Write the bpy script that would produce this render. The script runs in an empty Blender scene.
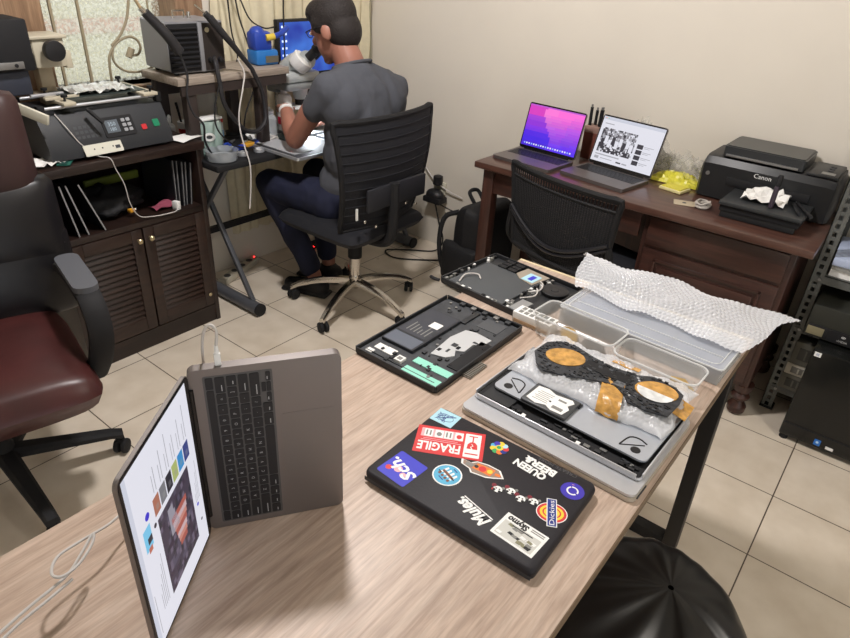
import bpy, bmesh, math, random
from mathutils import Vector as V, Matrix as MX, Euler
random.seed(7)
C = bpy.context.scene.collection
PI = math.pi
R = math.radians
T = 0.754          # front table top
DK = 0.76          # printer desk top
WD = 0.74          # work desk top
WX, WY = 2.95, 2.75

# ------------------------------------------------------------------ materials
def lin(c):
    return tuple((x/255/12.92 if x/255 <= .04045 else ((x/255+.055)/1.055)**2.4) for x in c)+(1,)
MATS = {}
def mat(name, rgb, rough=.5, metal=0., noise=None, bump=None, emis=0, alpha=1, trans=0, spec=.5, coat=0, stretch=(1,1,1), rgb2=None, ior=1.45):
    if name in MATS: return MATS[name]
    m = bpy.data.materials.new(name); m.use_nodes = True
    nt = m.node_tree; b = nt.nodes['Principled BSDF']
    b.inputs['Base Color'].default_value = lin(rgb)
    b.inputs['Roughness'].default_value = rough
    b.inputs['Metallic'].default_value = metal
    b.inputs['Specular IOR Level'].default_value = spec
    b.inputs['IOR'].default_value = ior
    if coat: b.inputs['Coat Weight'].default_value = coat
    if alpha < 1: b.inputs['Alpha'].default_value = alpha
    if trans: b.inputs['Transmission Weight'].default_value = trans
    if emis:
        b.inputs['Emission Color'].default_value = lin(rgb); b.inputs['Emission Strength'].default_value = emis
    if noise or bump:
        tc = nt.nodes.new('ShaderNodeTexCoord'); mp = nt.nodes.new('ShaderNodeMapping')
        mp.inputs['Scale'].default_value = stretch
        nt.links.new(tc.outputs['Object'], mp.inputs[0])
    if noise:
        n = nt.nodes.new('ShaderNodeTexNoise'); n.inputs['Scale'].default_value = noise[0]; n.inputs['Detail'].default_value = 5
        nt.links.new(mp.outputs[0], n.inputs['Vector'])
        r = nt.nodes.new('ShaderNodeValToRGB')
        a = noise[1]
        lo = rgb2 if rgb2 else tuple(x*(1-a) for x in rgb)
        hi = rgb if rgb2 else tuple(min(255, x*(1+a)) for x in rgb)
        r.color_ramp.elements[0].color = lin(lo); r.color_ramp.elements[1].color = lin(hi)
        r.color_ramp.elements[0].position = .3; r.color_ramp.elements[1].position = .7
        nt.links.new(n.outputs['Fac'], r.inputs[0]); nt.links.new(r.outputs[0], b.inputs['Base Color'])
    if bump:
        n2 = nt.nodes.new('ShaderNodeTexNoise'); n2.inputs['Scale'].default_value = bump[0]; n2.inputs['Detail'].default_value = 3
        nt.links.new(mp.outputs[0], n2.inputs['Vector'])
        bp = nt.nodes.new('ShaderNodeBump'); bp.inputs['Strength'].default_value = bump[1]; bp.inputs['Distance'].default_value = .004
        nt.links.new(n2.outputs['Fac'], bp.inputs['Height']); nt.links.new(bp.outputs[0], b.inputs['Normal'])
    MATS[name] = m
    return m

def wood(name, lo, mid, hi, axis='X', rough=.45, scale=1., coat=0, fine=1.):
    if name in MATS: return MATS[name]
    m = bpy.data.materials.new(name); m.use_nodes = True
    nt = m.node_tree; b = nt.nodes['Principled BSDF']; b.inputs['Roughness'].default_value = rough
    if coat: b.inputs['Coat Weight'].default_value = coat; b.inputs['Coat Roughness'].default_value = .15
    tc = nt.nodes.new('ShaderNodeTexCoord'); mp = nt.nodes.new('ShaderNodeMapping')
    st = {'X': (2, 26, 26), 'Y': (26, 2, 26), 'Z': (26, 26, 2)}[axis]
    mp.inputs['Scale'].default_value = tuple(v*scale for v in st)
    nt.links.new(tc.outputs['Object'], mp.inputs[0])
    n = nt.nodes.new('ShaderNodeTexNoise'); n.inputs['Scale'].default_value = 1.6; n.inputs['Detail'].default_value = 7; n.inputs['Roughness'].default_value = .62; n.inputs['Distortion'].default_value = .6
    nt.links.new(mp.outputs[0], n.inputs['Vector'])
    r = nt.nodes.new('ShaderNodeValToRGB'); e = r.color_ramp.elements
    e[0].position = .3; e[0].color = lin(lo); e[1].position = .72; e[1].color = lin(hi)
    k = e.new(.5); k.color = lin(mid)
    nt.links.new(n.outputs['Fac'], r.inputs[0])
    # fine cross streaks
    mp2 = nt.nodes.new('ShaderNodeMapping'); mp2.inputs['Scale'].default_value = tuple(v*scale*6*fine for v in st)
    nt.links.new(tc.outputs['Object'], mp2.inputs[0])
    n2 = nt.nodes.new('ShaderNodeTexNoise'); n2.inputs['Scale'].default_value = 1.5; n2.inputs['Detail'].default_value = 3
    nt.links.new(mp2.outputs[0], n2.inputs['Vector'])
    mx = nt.nodes.new('ShaderNodeMix'); mx.data_type = 'RGBA'; mx.blend_type = 'OVERLAY'; mx.inputs[0].default_value = .35
    nt.links.new(r.outputs[0], mx.inputs[6]); nt.links.new(n2.outputs['Fac'], mx.inputs[7])
    nt.links.new(mx.outputs[2], b.inputs['Base Color'])
    MATS[name] = m
    return m

black = mat('black_plastic', (26, 26, 29), .45)
blackm = mat('black_matte', (20, 20, 23), .75)
dgrey = mat('dark_grey_plastic', (52, 54, 58), .5)
white = mat('white_plastic', (228, 228, 226), .4)
paper = mat('paper', (232, 231, 228), .8)
chrome = mat('chrome', (205, 200, 192), .18, 1)
steel = mat('brushed_steel', (150, 150, 150), .4, .8)
alu = mat('space_grey_aluminium', (128, 122, 120), .42, .75)
silver = mat('silver_aluminium', (205, 207, 212), .38, .7)
cordb = mat('black_cord', (26, 25, 26), .55)
cordw = mat('white_cord', (196, 192, 188), .5)

# ------------------------------------------------------------------ mesh builder
FONT_CACHE = {}
def text_mesh(s, bold=0):
    if (s, bold) not in FONT_CACHE:
        cu = bpy.data.curves.new('lettering', 'FONT'); cu.body = s; cu.size = 1; cu.resolution_u = 2; cu.offset = bold
        cu.align_x = 'CENTER'; cu.align_y = 'CENTER'
        o = bpy.data.objects.new('lettering', cu); C.objects.link(o)
        bpy.context.view_layer.update()
        me = bpy.data.meshes.new_from_object(o.evaluated_get(bpy.context.evaluated_depsgraph_get()))
        vs = [v.co.copy() for v in me.vertices]; fs = [tuple(p.vertices) for p in me.polygons]
        bpy.data.objects.remove(o); bpy.data.curves.remove(cu); bpy.data.meshes.remove(me)
        FONT_CACHE[(s, bold)] = (vs, fs)
    return FONT_CACHE[(s, bold)]

def frame(o, x, y, z):
    m = MX.Identity(4)
    for i, c in enumerate((x, y, z)):
        c = V(c)
        for j in range(3): m[j][i] = c[j]
    for j in range(3): m[j][3] = o[j]
    return m

def catmull(pts, n=6, closed=False):
    P = [V(p) for p in pts]; out = []
    N = len(P)
    rng = range(N) if closed else range(N-1)
    for i in rng:
        p1, p2 = P[i], P[(i+1) % N]
        p0 = P[i-1] if (i > 0 or closed) else p1*2-p2
        p3 = P[(i+2) % N] if (i+2 < N or closed) else p2*2-p1
        for k in range(n):
            t = k/n
            out.append(.5*((2*p1)+(p2-p0)*t+(2*p0-5*p1+4*p2-p3)*t*t+(3*p1-p0-3*p2+p3)*t**3))
    if not closed: out.append(P[-1])
    return out

class G:
    def __init__(s): s.v = []; s.f = []; s.fm = []; s.mats = []; s.M = MX.Identity(4)
    def mi(s, m):
        if m not in s.mats: s.mats.append(m)
        return s.mats.index(m)
    def add(s, vs, fs, m, M=None):
        k = len(s.v); i = s.mi(m); X = s.M if M is None else s.M @ M
        s.v += [X @ V(v) for v in vs]
        for f in fs: s.f.append(tuple(a+k for a in f)); s.fm.append(i)
        return s
    def box(s, x0, x1, y0, y1, z0, z1, m, bev=0, M=None, seg=2):
        vs = [(x0,y0,z0),(x1,y0,z0),(x1,y1,z0),(x0,y1,z0),(x0,y0,z1),(x1,y0,z1),(x1,y1,z1),(x0,y1,z1)]
        fs = [(0,3,2,1),(4,5,6,7),(0,1,5,4),(1,2,6,5),(2,3,7,6),(3,0,4,7)]
        if bev:
            bm = bmesh.new(); b = [bm.verts.new(v) for v in vs]
            for f in fs: bm.faces.new([b[i] for i in f])
            bmesh.ops.bevel(bm, geom=bm.edges[:], offset=bev, segments=seg, affect='EDGES', profile=.5)
            bm.verts.index_update()
            vs = [v.co.copy() for v in bm.verts]; fs = [tuple(v.index for v in f.verts) for f in bm.faces]; bm.free()
        return s.add(vs, fs, m, M)
    def cbox(s, c, size, m, rot=(0,0,0), bev=0):
        M = MX.Translation(V(c)) @ Euler(rot).to_matrix().to_4x4()
        a, b, c2 = (q/2 for q in size)
        return s.box(-a, a, -b, b, -c2, c2, m, bev, M)
    def bar(s, p, q, w, h, m, bev=0, up=(0,0,1)):
        p, q = V(p), V(q); d = q-p; L = d.length; y = d.normalized(); x = y.cross(V(up))
        if x.length < 1e-4: x = V((1,0,0))
        x.normalize(); z = x.cross(y)
        return s.box(-w/2, w/2, 0, L, -h/2, h/2, m, bev, frame(p, x, y, z))
    def ring(s, rings, m, cap=True, closed=False):
        n = len(rings[0]); vs = [p for r in rings for p in r]; fs = []
        K = len(rings)
        for i in range(K if closed else K-1):
            a, b = i*n, ((i+1) % K)*n
            for j in range(n): fs.append((a+j, a+(j+1) % n, b+(j+1) % n, b+j))
        if cap and not closed: fs.append(tuple(range(n-1, -1, -1))); fs.append(tuple(range((K-1)*n, K*n)))
        return s.add(vs, fs, m)
    def cyl(s, p, q, r, m, r2=None, seg=16):
        return s.tube([p, q], r, m, seg, smooth=0, r2=r2)
    def tube(s, pts, r, m, seg=8, closed=False, smooth=6, r2=None):
        P = catmull(pts, smooth, closed) if smooth else [V(p) for p in pts]
        rings = []; N = len(P); prev = None
        for i, p in enumerate(P):
            if closed: d = P[(i+1) % N]-P[i-1]
            else: d = P[min(i+1, N-1)]-P[max(i-1, 0)]
            d = d.normalized() if d.length > 1e-9 else V((0,0,1))
            if prev is None:
                a = d.orthogonal().normalized()
            else:
                a = prev-d*prev.dot(d); a = a.normalized() if a.length > 1e-6 else d.orthogonal().normalized()
            prev = a; b = d.cross(a)
            rr = r if r2 is None else r+(r2-r)*i/max(1, N-1)
            rings.append([p+(a*math.cos(2*PI*k/seg)+b*math.sin(2*PI*k/seg))*rr for k in range(seg)])
        return s.ring(rings, m, True, closed)
    def lathe(s, prof, c, m, seg=24, axis=(0,0,1)):
        z = V(axis).normalized(); x = z.orthogonal().normalized(); y = z.cross(x); c = V(c)
        rings = [[c+z*h+(x*math.cos(2*PI*k/seg)+y*math.sin(2*PI*k/seg))*max(r, 1e-4) for k in range(seg)] for r, h in prof]
        return s.ring(rings, m)
    def ball(s, c, r, m, rot=(0,0,0), seg=16, rows=10):
        r = (r,)*3 if not hasattr(r, '__len__') else r
        M = MX.Translation(V(c)) @ Euler(rot).to_matrix().to_4x4()
        rings = []
        for i in range(rows+1):
            t = -PI/2+PI*i/rows; q = max(math.cos(t), 1e-3)
            rings.append([M @ V((r[0]*q*math.cos(2*PI*k/seg), r[1]*q*math.sin(2*PI*k/seg), r[2]*math.sin(t))) for k in range(seg)])
        return s.ring(rings, m)
    def poly(s, pts, z0, z1, m, M=None):
        n = len(pts)
        a = sum(pts[i][0]*pts[(i+1) % n][1]-pts[(i+1) % n][0]*pts[i][1] for i in range(n))
        if a < 0: pts = pts[::-1]
        vs = [(x, y, z0) for x, y in pts]+[(x, y, z1) for x, y in pts]
        fs = [tuple(range(n-1, -1, -1)), tuple(range(n, 2*n))]+[(i, (i+1) % n, n+(i+1) % n, n+i) for i in range(n)]
        return s.add(vs, fs, m, M)
    def rrect(s, x0, x1, y0, y1, z0, z1, r, m, M=None, k=4):
        pts = []
        for cx, cy, a in ((x1-r, y1-r, 0), (x0+r, y1-r, 90), (x0+r, y0+r, 180), (x1-r, y0+r, 270)):
            for i in range(k+1): t = R(a+90*i/k); pts.append((cx+r*math.cos(t), cy+r*math.sin(t)))
        return s.poly(pts, z0, z1, m, M)
    def disc(s, cx, cy, r, z0, z1, m, M=None, seg=24, ry=None):
        ry = ry or r
        return s.poly([(cx+r*math.cos(2*PI*i/seg), cy+ry*math.sin(2*PI*i/seg)) for i in range(seg)], z0, z1, m, M)
    def annulus(s, cx, cy, r0, r1, z0, z1, m, M=None, a0=0, a1=360, seg=28, sy=1, dx=0, dy=0):
        n = seg; vs = []; fs = []
        for z in (z0, z1):
            for k in range(n+1):
                t = R(a0+(a1-a0)*k/n)
                vs.append((cx+dx+r0*math.cos(t), cy+dy+sy*r0*math.sin(t), z)); vs.append((cx+r1*math.cos(t), cy+sy*r1*math.sin(t), z))
        b = 2*(n+1)
        for k in range(n):
            i = 2*k
            fs += [(b+i, b+i+1, b+i+3, b+i+2), (i, i+2, i+3, i+1), (i+1, i+3, b+i+3, b+i+1), (i, b+i, b+i+2, i+2)]
        return s.add(vs, fs, m, M)
    def grid(s, nx, ny, fn, m, thick=0):
        vs = [fn(i/nx, j/ny) for j in range(ny+1) for i in range(nx+1)]
        fs = [(j*(nx+1)+i, j*(nx+1)+i+1, (j+1)*(nx+1)+i+1, (j+1)*(nx+1)+i) for j in range(ny) for i in range(nx)]
        if thick:
            n = len(vs); vs = [V(v) for v in vs]; vs2 = [v-V((0,0,thick)) for v in vs]
            fs2 = [tuple(q+n for q in f[::-1]) for f in fs]
            per = [i for i in range(nx+1)]+[(j)*(nx+1)+nx for j in range(1, ny+1)]+[ny*(nx+1)+i for i in range(nx-1, -1, -1)]+[j*(nx+1) for j in range(ny-1, 0, -1)]
            k = len(per)
            side = [(per[i], per[i]+n, per[(i+1) % k]+n, per[(i+1) % k]) for i in range(k)]
            vs = vs+vs2; fs = fs+fs2+side
        return s.add(vs, fs, m)
    def text(s, st, h, m, M=None, d=.0003, w=None, shear=0, bold=0):
        vs, fs = text_mesh(st, bold)
        sc = h/.7; xs = [v.x for v in vs]; sx = sc
        if w: sx = w/(max(xs)-min(xs))
        ys = [v.y for v in vs]; cy = (max(ys)+min(ys))/2; cx = (max(xs)+min(xs))/2
        return s.add([((v.x-cx)*sx+shear*(v.y-cy)*sc, (v.y-cy)*sc, d) for v in vs], fs, m, M)
    def out(s, name, parent=None, ang=35, label=None):
        me = bpy.data.meshes.new(name)
        me.from_pydata([tuple(v) for v in s.v], [], s.f)
        for m in s.mats: me.materials.append(m)
        me.polygons.foreach_set('material_index', s.fm)
        me.polygons.foreach_set('use_smooth', [True]*len(s.f))
        me.update()
        me.set_sharp_from_angle(angle=R(ang))
        o = bpy.data.objects.new(name, me); C.objects.link(o)
        if parent: o.parent = parent
        if label: o['label'] = label
        return o

def thing(name, label, cat, loc=(0,0,0), rotz=0, group=None, M=None):
    o = bpy.data.objects.new(name, None); C.objects.link(o); o.empty_display_size = .05
    if M is not None: o.matrix_world = M
    else: o.location = loc; o.rotation_euler = (0, 0, rotz)
    o['label'] = label; o['category'] = cat
    if group: o['group'] = group
    return o
def tag(o, label, cat, group=None, loc=None):
    o['label'] = label; o['category'] = cat
    if group: o['group'] = group
    return o
def struct(g, name, parent=None, ang=35):
    o = g.out(name, parent, ang)
    if not parent: o['kind'] = 'structure'
    return o
def remesh(g, name, parent, voxel, mats_fn=None, smooth=2, label=None):
    """fuse overlapping solids of g into one continuous skin"""
    o = g.out(name+'_raw')
    md = o.modifiers.new('r', 'REMESH'); md.mode = 'VOXEL'; md.voxel_size = voxel
    ms = o.modifiers.new('s', 'SMOOTH'); ms.factor = .5; ms.iterations = smooth
    bpy.context.view_layer.update()
    me = bpy.data.meshes.new_from_object(o.evaluated_get(bpy.context.evaluated_depsgraph_get()))
    old = o.data; bpy.data.objects.remove(o); bpy.data.meshes.remove(old)
    me.name = name; me.materials.clear()
    for m in g.mats: me.materials.append(m)
    me.polygons.foreach_set('use_smooth', [True]*len(me.polygons))
    if mats_fn:
        me.polygons.foreach_set('material_index', [mats_fn(p.center) for p in me.polygons])
    n = bpy.data.objects.new(name, me); C.objects.link(n); n.parent = parent
    if label: n['label'] = label
    return n
# ------------------------------------------------------------------ camera
sc = bpy.context.scene
cam = bpy.data.cameras.new('camera'); co = bpy.data.objects.new('camera', cam); C.objects.link(co)
cam.sensor_width = 36; cam.lens = 638/850*36; cam.clip_start = .02
co.matrix_world = frame((0, 0, 1.57), (.62278554, -.78046217, .05492697), (.36225513, .34986951, .86392277), (-.69347631, -.51814103, .5006201))
sc.camera = co
sc.view_settings.view_transform = 'Standard'; sc.view_settings.look = 'None'; sc.view_settings.gamma = 1
sc.view_settings.use_curve_mapping = False
sc.view_settings.exposure = 0.08

# ------------------------------------------------------------------ room shell
def tile_mat():
    m = bpy.data.materials.new('cream_floor_tiles'); m.use_nodes = True; nt = m.node_tree; b = nt.nodes['Principled BSDF']
    L = nt.links.new; N = nt.nodes.new
    g = N('ShaderNodeNewGeometry'); sp = N('ShaderNodeSeparateXYZ'); L(g.outputs['Position'], sp.inputs[0])
    def mth(op, a, b_=None, c=None):
        n = N('ShaderNodeMath'); n.operation = op
        for i, q in enumerate((a, b_, c)):
            if q is None: continue
            if isinstance(q, (int, float)): n.inputs[i].default_value = q
            else: L(q, n.inputs[i])
        return n.outputs[0]
    def line(sock, off):
        f = mth('FRACT', mth('DIVIDE', mth('SUBTRACT', sock, off), .327))
        d = mth('MINIMUM', f, mth('SUBTRACT', 1.0, f))
        return mth('LESS_THAN', d, .0062)
    gx, gy = line(sp.outputs[0], 1.735-3.27), line(sp.outputs[1], -.01-3.27)
    gr = mth('MAXIMUM', gx, gy)
    n = N('ShaderNodeTexNoise'); n.inputs['Scale'].default_value = 7; n.inputs['Detail'].default_value = 6; L(g.outputs['Position'], n.inputs['Vector'])
    r = N('ShaderNodeValToRGB'); r.color_ramp.elements[0].position = .3; r.color_ramp.elements[1].position = .72
    r.color_ramp.elements[0].color = lin((203, 190, 172)); r.color_ramp.elements[1].color = lin((222, 211, 195)); L(n.outputs['Fac'], r.inputs[0])
    mx = N('ShaderNodeMix'); mx.data_type = 'RGBA'; L(gr, mx.inputs[0]); L(r.outputs[0], mx.inputs[6]); mx.inputs[7].default_value = lin((84, 72, 60))
    L(mx.outputs[2], b.inputs['Base Color'])
    n2 = N('ShaderNodeTexNoise'); n2.inputs['Scale'].default_value = 5; L(g.outputs['Position'], n2.inputs['Vector'])
    L(mth('MULTIPLY_ADD', n2.outputs['Fac'], .25, .2), b.inputs['Roughness'])
    bp = N('ShaderNodeBump'); bp.inputs['Strength'].default_value = .4; bp.inputs['Distance'].default_value = .002; bp.invert = True
    L(gr, bp.inputs['Height']); L(bp.outputs[0], b.inputs['Normal'])
    return m
X0, Y0, ZC = -1.7, -2.3, 2.75
g = G(); g.box(X0, WX+.15, Y0, WY+.15, -.1, 0, tile_mat()); struct(g, 'floor')
wallp = mat('cream_painted_plaster', (215, 208, 196), .75, noise=(1.3, .02), bump=(18, .12))
ceil = mat('white_ceiling_paint', (232, 230, 224), .8)
g = G(); g.box(X0, WX+.15, Y0, WY+.15, ZC, ZC+.1, ceil); struct(g, 'ceiling')
g = G(); g.box(WX, WX+.15, Y0, WY+.15, 0, ZC, wallp); struct(g, 'wall_right')
g = G(); g.box(X0-.15, X0, Y0, WY+.15, 0, ZC, wallp); struct(g, 'wall_left')
# back wall with an unseen doorway added to let in soft sky fill
g = G(); g.box(X0-.15, -1.2, Y0-.15, Y0, 0, ZC, wallp); g.box(.3, WX+.15, Y0-.15, Y0, 0, ZC, wallp); g.box(-1.2, .3, Y0-.15, Y0, 2.2, ZC, wallp)
struct(g, 'wall_back')
# window wall with a hole
wx0, wx1, wz0, wz1 = .55, 1.72, 1.0, 2.25
g = G()
g.box(X0, wx0, WY, WY+.15, 0, ZC, wallp); g.box(wx1, WX, WY, WY+.15, 0, ZC, wallp)
g.box(wx0, wx1, WY, WY+.15, 0, wz0, wallp); g.box(wx0, wx1, WY, WY+.15, wz1, ZC, wallp)
struct(g, 'wall_front')
tan = wood('tan_window_timber', (116, 90, 70), (142, 113, 88), (164, 136, 110), 'Z', .5)
win = bpy.data.objects.new('window_1', None); C.objects.link(win); win['kind'] = 'structure'
g = G()
g.box(wx0-.05, wx1+.14, WY-.03, WY+.16, wz0-.05, wz0, tan, .004); g.box(wx0-.05, wx1+.14, WY-.03, WY+.02, wz1, wz1+.06, tan, .004)
g.box(wx1-.005, wx1+.13, WY-.03, WY+.16, wz0, wz1, tan, .004)
g.box(1.0, 1.165, WY-.03, WY+.16, wz0, wz1, tan, .004); g.box(.55, .70, WY-.03, WY+.16, wz0, wz1, tan, .004)
g.out('window_frame', win)
g = G(); g.box(.69, 1.01, WY+.02, WY+.06, wz0, wz1, wood('brown_shutter_timber', (92, 62, 42), (120, 84, 56), (140, 100, 70), 'Z', .5), .003)
for i in range(5): g.box(.70+.06*i, .715+.06*i, WY+.005, WY+.02, wz0, wz1, tan, .003)
g.out('shutter', win)
gm = bpy.data.materials.new('pebbled_window_glass'); gm.use_nodes = True
nt = gm.node_tree; nt.nodes.clear()
o_ = nt.nodes.new('ShaderNodeOutputMaterial'); t_ = nt.nodes.new('ShaderNodeBsdfTransparent'); gl = nt.nodes.new('ShaderNodeBsdfGlossy'); tr = nt.nodes.new('ShaderNodeBsdfTranslucent')
tr.inputs[0].default_value = (.9, .9, .86, 1); gl.inputs['Roughness'].default_value = .15; t_.inputs[0].default_value = (.96, .96, .94, 1)
nz = nt.nodes.new('ShaderNodeTexNoise'); nz.inputs['Scale'].default_value = 90; tc = nt.nodes.new('ShaderNodeTexCoord'); nt.links.new(tc.outputs['Object'], nz.inputs['Vector'])
rp = nt.nodes.new('ShaderNodeValToRGB'); rp.color_ramp.elements[0].position = .42; rp.color_ramp.elements[1].position = .6
rp.color_ramp.elements[0].color = (.1, .1, .1, 1); rp.color_ramp.elements[1].color = (.55, .55, .55, 1); nt.links.new(nz.outputs['Fac'], rp.inputs[0])
m1 = nt.nodes.new('ShaderNodeMixShader'); m2 = nt.nodes.new('ShaderNodeMixShader'); m2.inputs[0].default_value = .05
nt.links.new(rp.outputs[0], m1.inputs[0]); nt.links.new(t_.outputs[0], m1.inputs[1]); nt.links.new(tr.outputs[0], m1.inputs[2])
nt.links.new(m1.outputs[0], m2.inputs[1]); nt.links.new(gl.outputs[0], m2.inputs[2]); nt.links.new(m2.outputs[0], o_.inputs[0])
g = G(); g.box(1.16, wx1, WY+.10, WY+.105, wz0, wz1, gm); g.out('pane', win)
# iron grille with scrolls
iron = mat('painted_iron', (146, 134, 110), .55)
g = G()
for x in (1.222, 1.328): g.box(x-.005, x+.005, WY+.03, WY+.04, wz0, wz1, iron)
g.out('grille_bar', win)
def sp(cx, cz, pts): return [(cx+x, WY+.035, cz+z) for x, z in pts]
g = G()
yy = WY+.02
def at(px, z): return None
g.tube([(1.405, yy, 1.0), (1.405, yy, 1.06), (1.415, yy, 1.12), (1.455, yy, 1.165), (1.51, yy, 1.185), (1.545, yy, 1.17), (1.555, yy, 1.14), (1.54, yy, 1.115), (1.515, yy, 1.112)], .0055, iron)
g.tube([(1.43, yy, 1.155), (1.48, yy, 1.20), (1.52, yy, 1.27), (1.535, yy, 1.36), (1.50, yy, 1.45)], .0055, iron)
g.tube([(1.435, yy, 1.15), (1.425, yy, 1.11), (1.44, yy, 1.075), (1.48, yy, 1.05), (1.54, yy, 1.045), (1.60, yy, 1.06), (1.66, yy, 1.1)], .005, iron)
g.cyl((1.495, yy, 1.105), (1.515, yy, 1.14), .014, iron)
g.tube([(1.38, yy, 1.37), (1.395, yy, 1.345), (1.42, yy, 1.35), (1.43, yy, 1.38)], .012, iron)
g.cyl((1.615, yy, 1.0), (1.615, yy, 2.25), .004, iron)
g.out('grille_scroll', win)
# sunny yard wall outside, seen through the glass
yard = mat('sunlit_yard_render', (192, 188, 168), .9, noise=(60, .2))
g = G(); g.box(-1.5, 5, 4.2, 4.3, -.5, 2.6, yard); g.box(-1.5, 5, 4.185, 4.2, 1.02, 1.10, mat('pink_brick_band', (190, 158, 146), .9, noise=(30, .1)))
o = g.out('yard_wall'); o['kind'] = 'structure'
g = G(); g.box(-1.5, 5, WY+.15, 4.2, -.6, -.5, mat('yard_paving', (170, 168, 150), .9, noise=(5, .1))); o = g.out('yard_ground'); o['kind'] = 'structure'

# ------------------------------------------------------------------ curtain and light
cur = mat('beige_curtain_cloth', (208, 198, 170), .85, noise=(30, .03))
g = G()
def cf(u, v):
    x = 1.885+u*1.05; z = .2+v*2.15
    y = 2.715+.018*math.sin(x*95+1.2*math.sin(z*2+x*5))*(.6+.4*math.sin(x*31))+.006*math.sin(x*37+z*3)
    return (x+.008*math.sin(z*5+x*20), y, z)
g.grid(170, 24, cf, cur, 0)
tag(g.out('curtain'), 'long beige curtain hanging in folds on the wall behind the monitor', 'curtain')

lamp = thing('ceiling_lamp', 'round white ceiling lamp above the middle of the room', 'lamp', (1.2, 1.32, ZC))
g = G(); g.lathe([(.05, 0), (.09, -.005), (.09, -.03), (.03, -.035), (.02, -.06)], (0, 0, 0), white); g.out('lamp_base', lamp)
lm = bpy.data.lights.new('lamp_light', 'SPOT'); lm.energy = 155; lm.shadow_soft_size = .09; lm.spot_size = R(172); lm.spot_blend = .4; lm.color = (1, .955, .935)
lo = bpy.data.objects.new('lamp_light', lm); C.objects.link(lo); lo.location = (1.2, 1.32, ZC-.12)

fill_lamp = thing('ceiling_lamp', 'square white fill lamp added on the ceiling nearer the doorway', 'lamp', (1.5, -.9, ZC))  # unseen lamp, added to brighten the floor on the right
g = G(); g.box(-.15, .15, -.15, .15, -.05, 0, white, .008); g.out('lamp_base', fill_lamp)
lm = bpy.data.lights.new('fill_lamp_light', 'AREA'); lm.shape = 'SQUARE'; lm.size = .28; lm.energy = 15; lm.color = (1, .93, .84)
lo = bpy.data.objects.new('fill_lamp_light', lm); C.objects.link(lo); lo.location = (1.5, -.9, ZC-.055)
# ------------------------------------------------------------------ louvred cabinet under the window
dw = wood('dark_walnut', (24, 16, 13), (34, 22, 18), (46, 30, 25), 'X', .4)
dwz = wood('dark_walnut_door', (32, 21, 17), (43, 28, 22), (54, 36, 28), 'X', .45)
cab = thing('louvred_cabinet', 'low dark walnut cabinet with louvred doors and open shelf, below the window', 'cabinet', (1.195, 2.54, 0))
cab_m = MX.Translation((-1.195, -2.54, 0))
cx0, cx1, cy0, cy1 = .885, 1.505, 2.335, 2.73
def CG():
    g = G(); g.M = cab_m; return g
g = CG(); g.box(cx0-.012, cx1+.012, cy0-.015, cy1, .808, .84, dw, .004); g.out('top_panel', cab)
for x in (cx0, cx1-.022):
    g = CG(); g.box(x, x+.022, cy0, cy1, 0, .808, dw, .002); g.out('side_panel', cab)
g = CG(); g.box(cx0+.022, cx1-.022, cy1-.012, cy1, .08, .808, dw); g.out('back_panel', cab)
g = CG(); g.box(cx0+.022, cx1-.022, cy0, cy1-.012, .545, .57, dw, .003); g.out('shelf_board', cab)
g = CG(); g.box(cx0+.022, cx1-.022, cy0, cy1-.012, .06, .085, dw); g.box(cx0+.022, cx1-.022, cy0+.005, cy0+.025, 0, .085, dw); g.out('plinth', cab)
mid = (cx0+cx1)/2
brass = mat('worn_brass', (190, 175, 140), .35, .8)
for k, (a, b) in enumerate(((cx0+.024, mid-.003), (mid+.003, cx1-.024))):
    g = CG(); zb, zt = .09, .542; s_ = .045; y0, y1 = cy0-.004, cy0+.018
    g.box(a, a+s_, y0, y1, zb, zt, dwz, .003); g.box(b-s_, b, y0, y1, zb, zt, dwz, .003)
    g.box(a+s_, b-s_, y0, y1, zb, zb+.06, dwz, .003); g.box(a+s_, b-s_, y0, y1, zt-.05, zt, dwz, .003)
    n = 15
    for i in range(n):
        z = zb+.068+(zt-zb-.125)*i/(n-1)
        g.cbox(((a+b)/2, (y0+y1)/2+.002, z), (b-a-2*s_+.004, .030, .007), dwz, (R(58), 0, 0), .001)
    d = g.out('door', cab)
    x = b-.022 if k == 0 else a+.022
    g = CG(); g.lathe([(.004, 0), (.004, .010), (.010, .016), (.011, .022), (.006, .027)], (x, y0, .50), brass, 14, (0, -1, 0)); g.out('knob', d)
    if k:
        g = CG(); g.lathe([(.006, 0), (.009, .004), (.006, .007)], (b-.02, y0, .145), brass, 12, (0, -1, 0)); g.out('lock', d)

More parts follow.
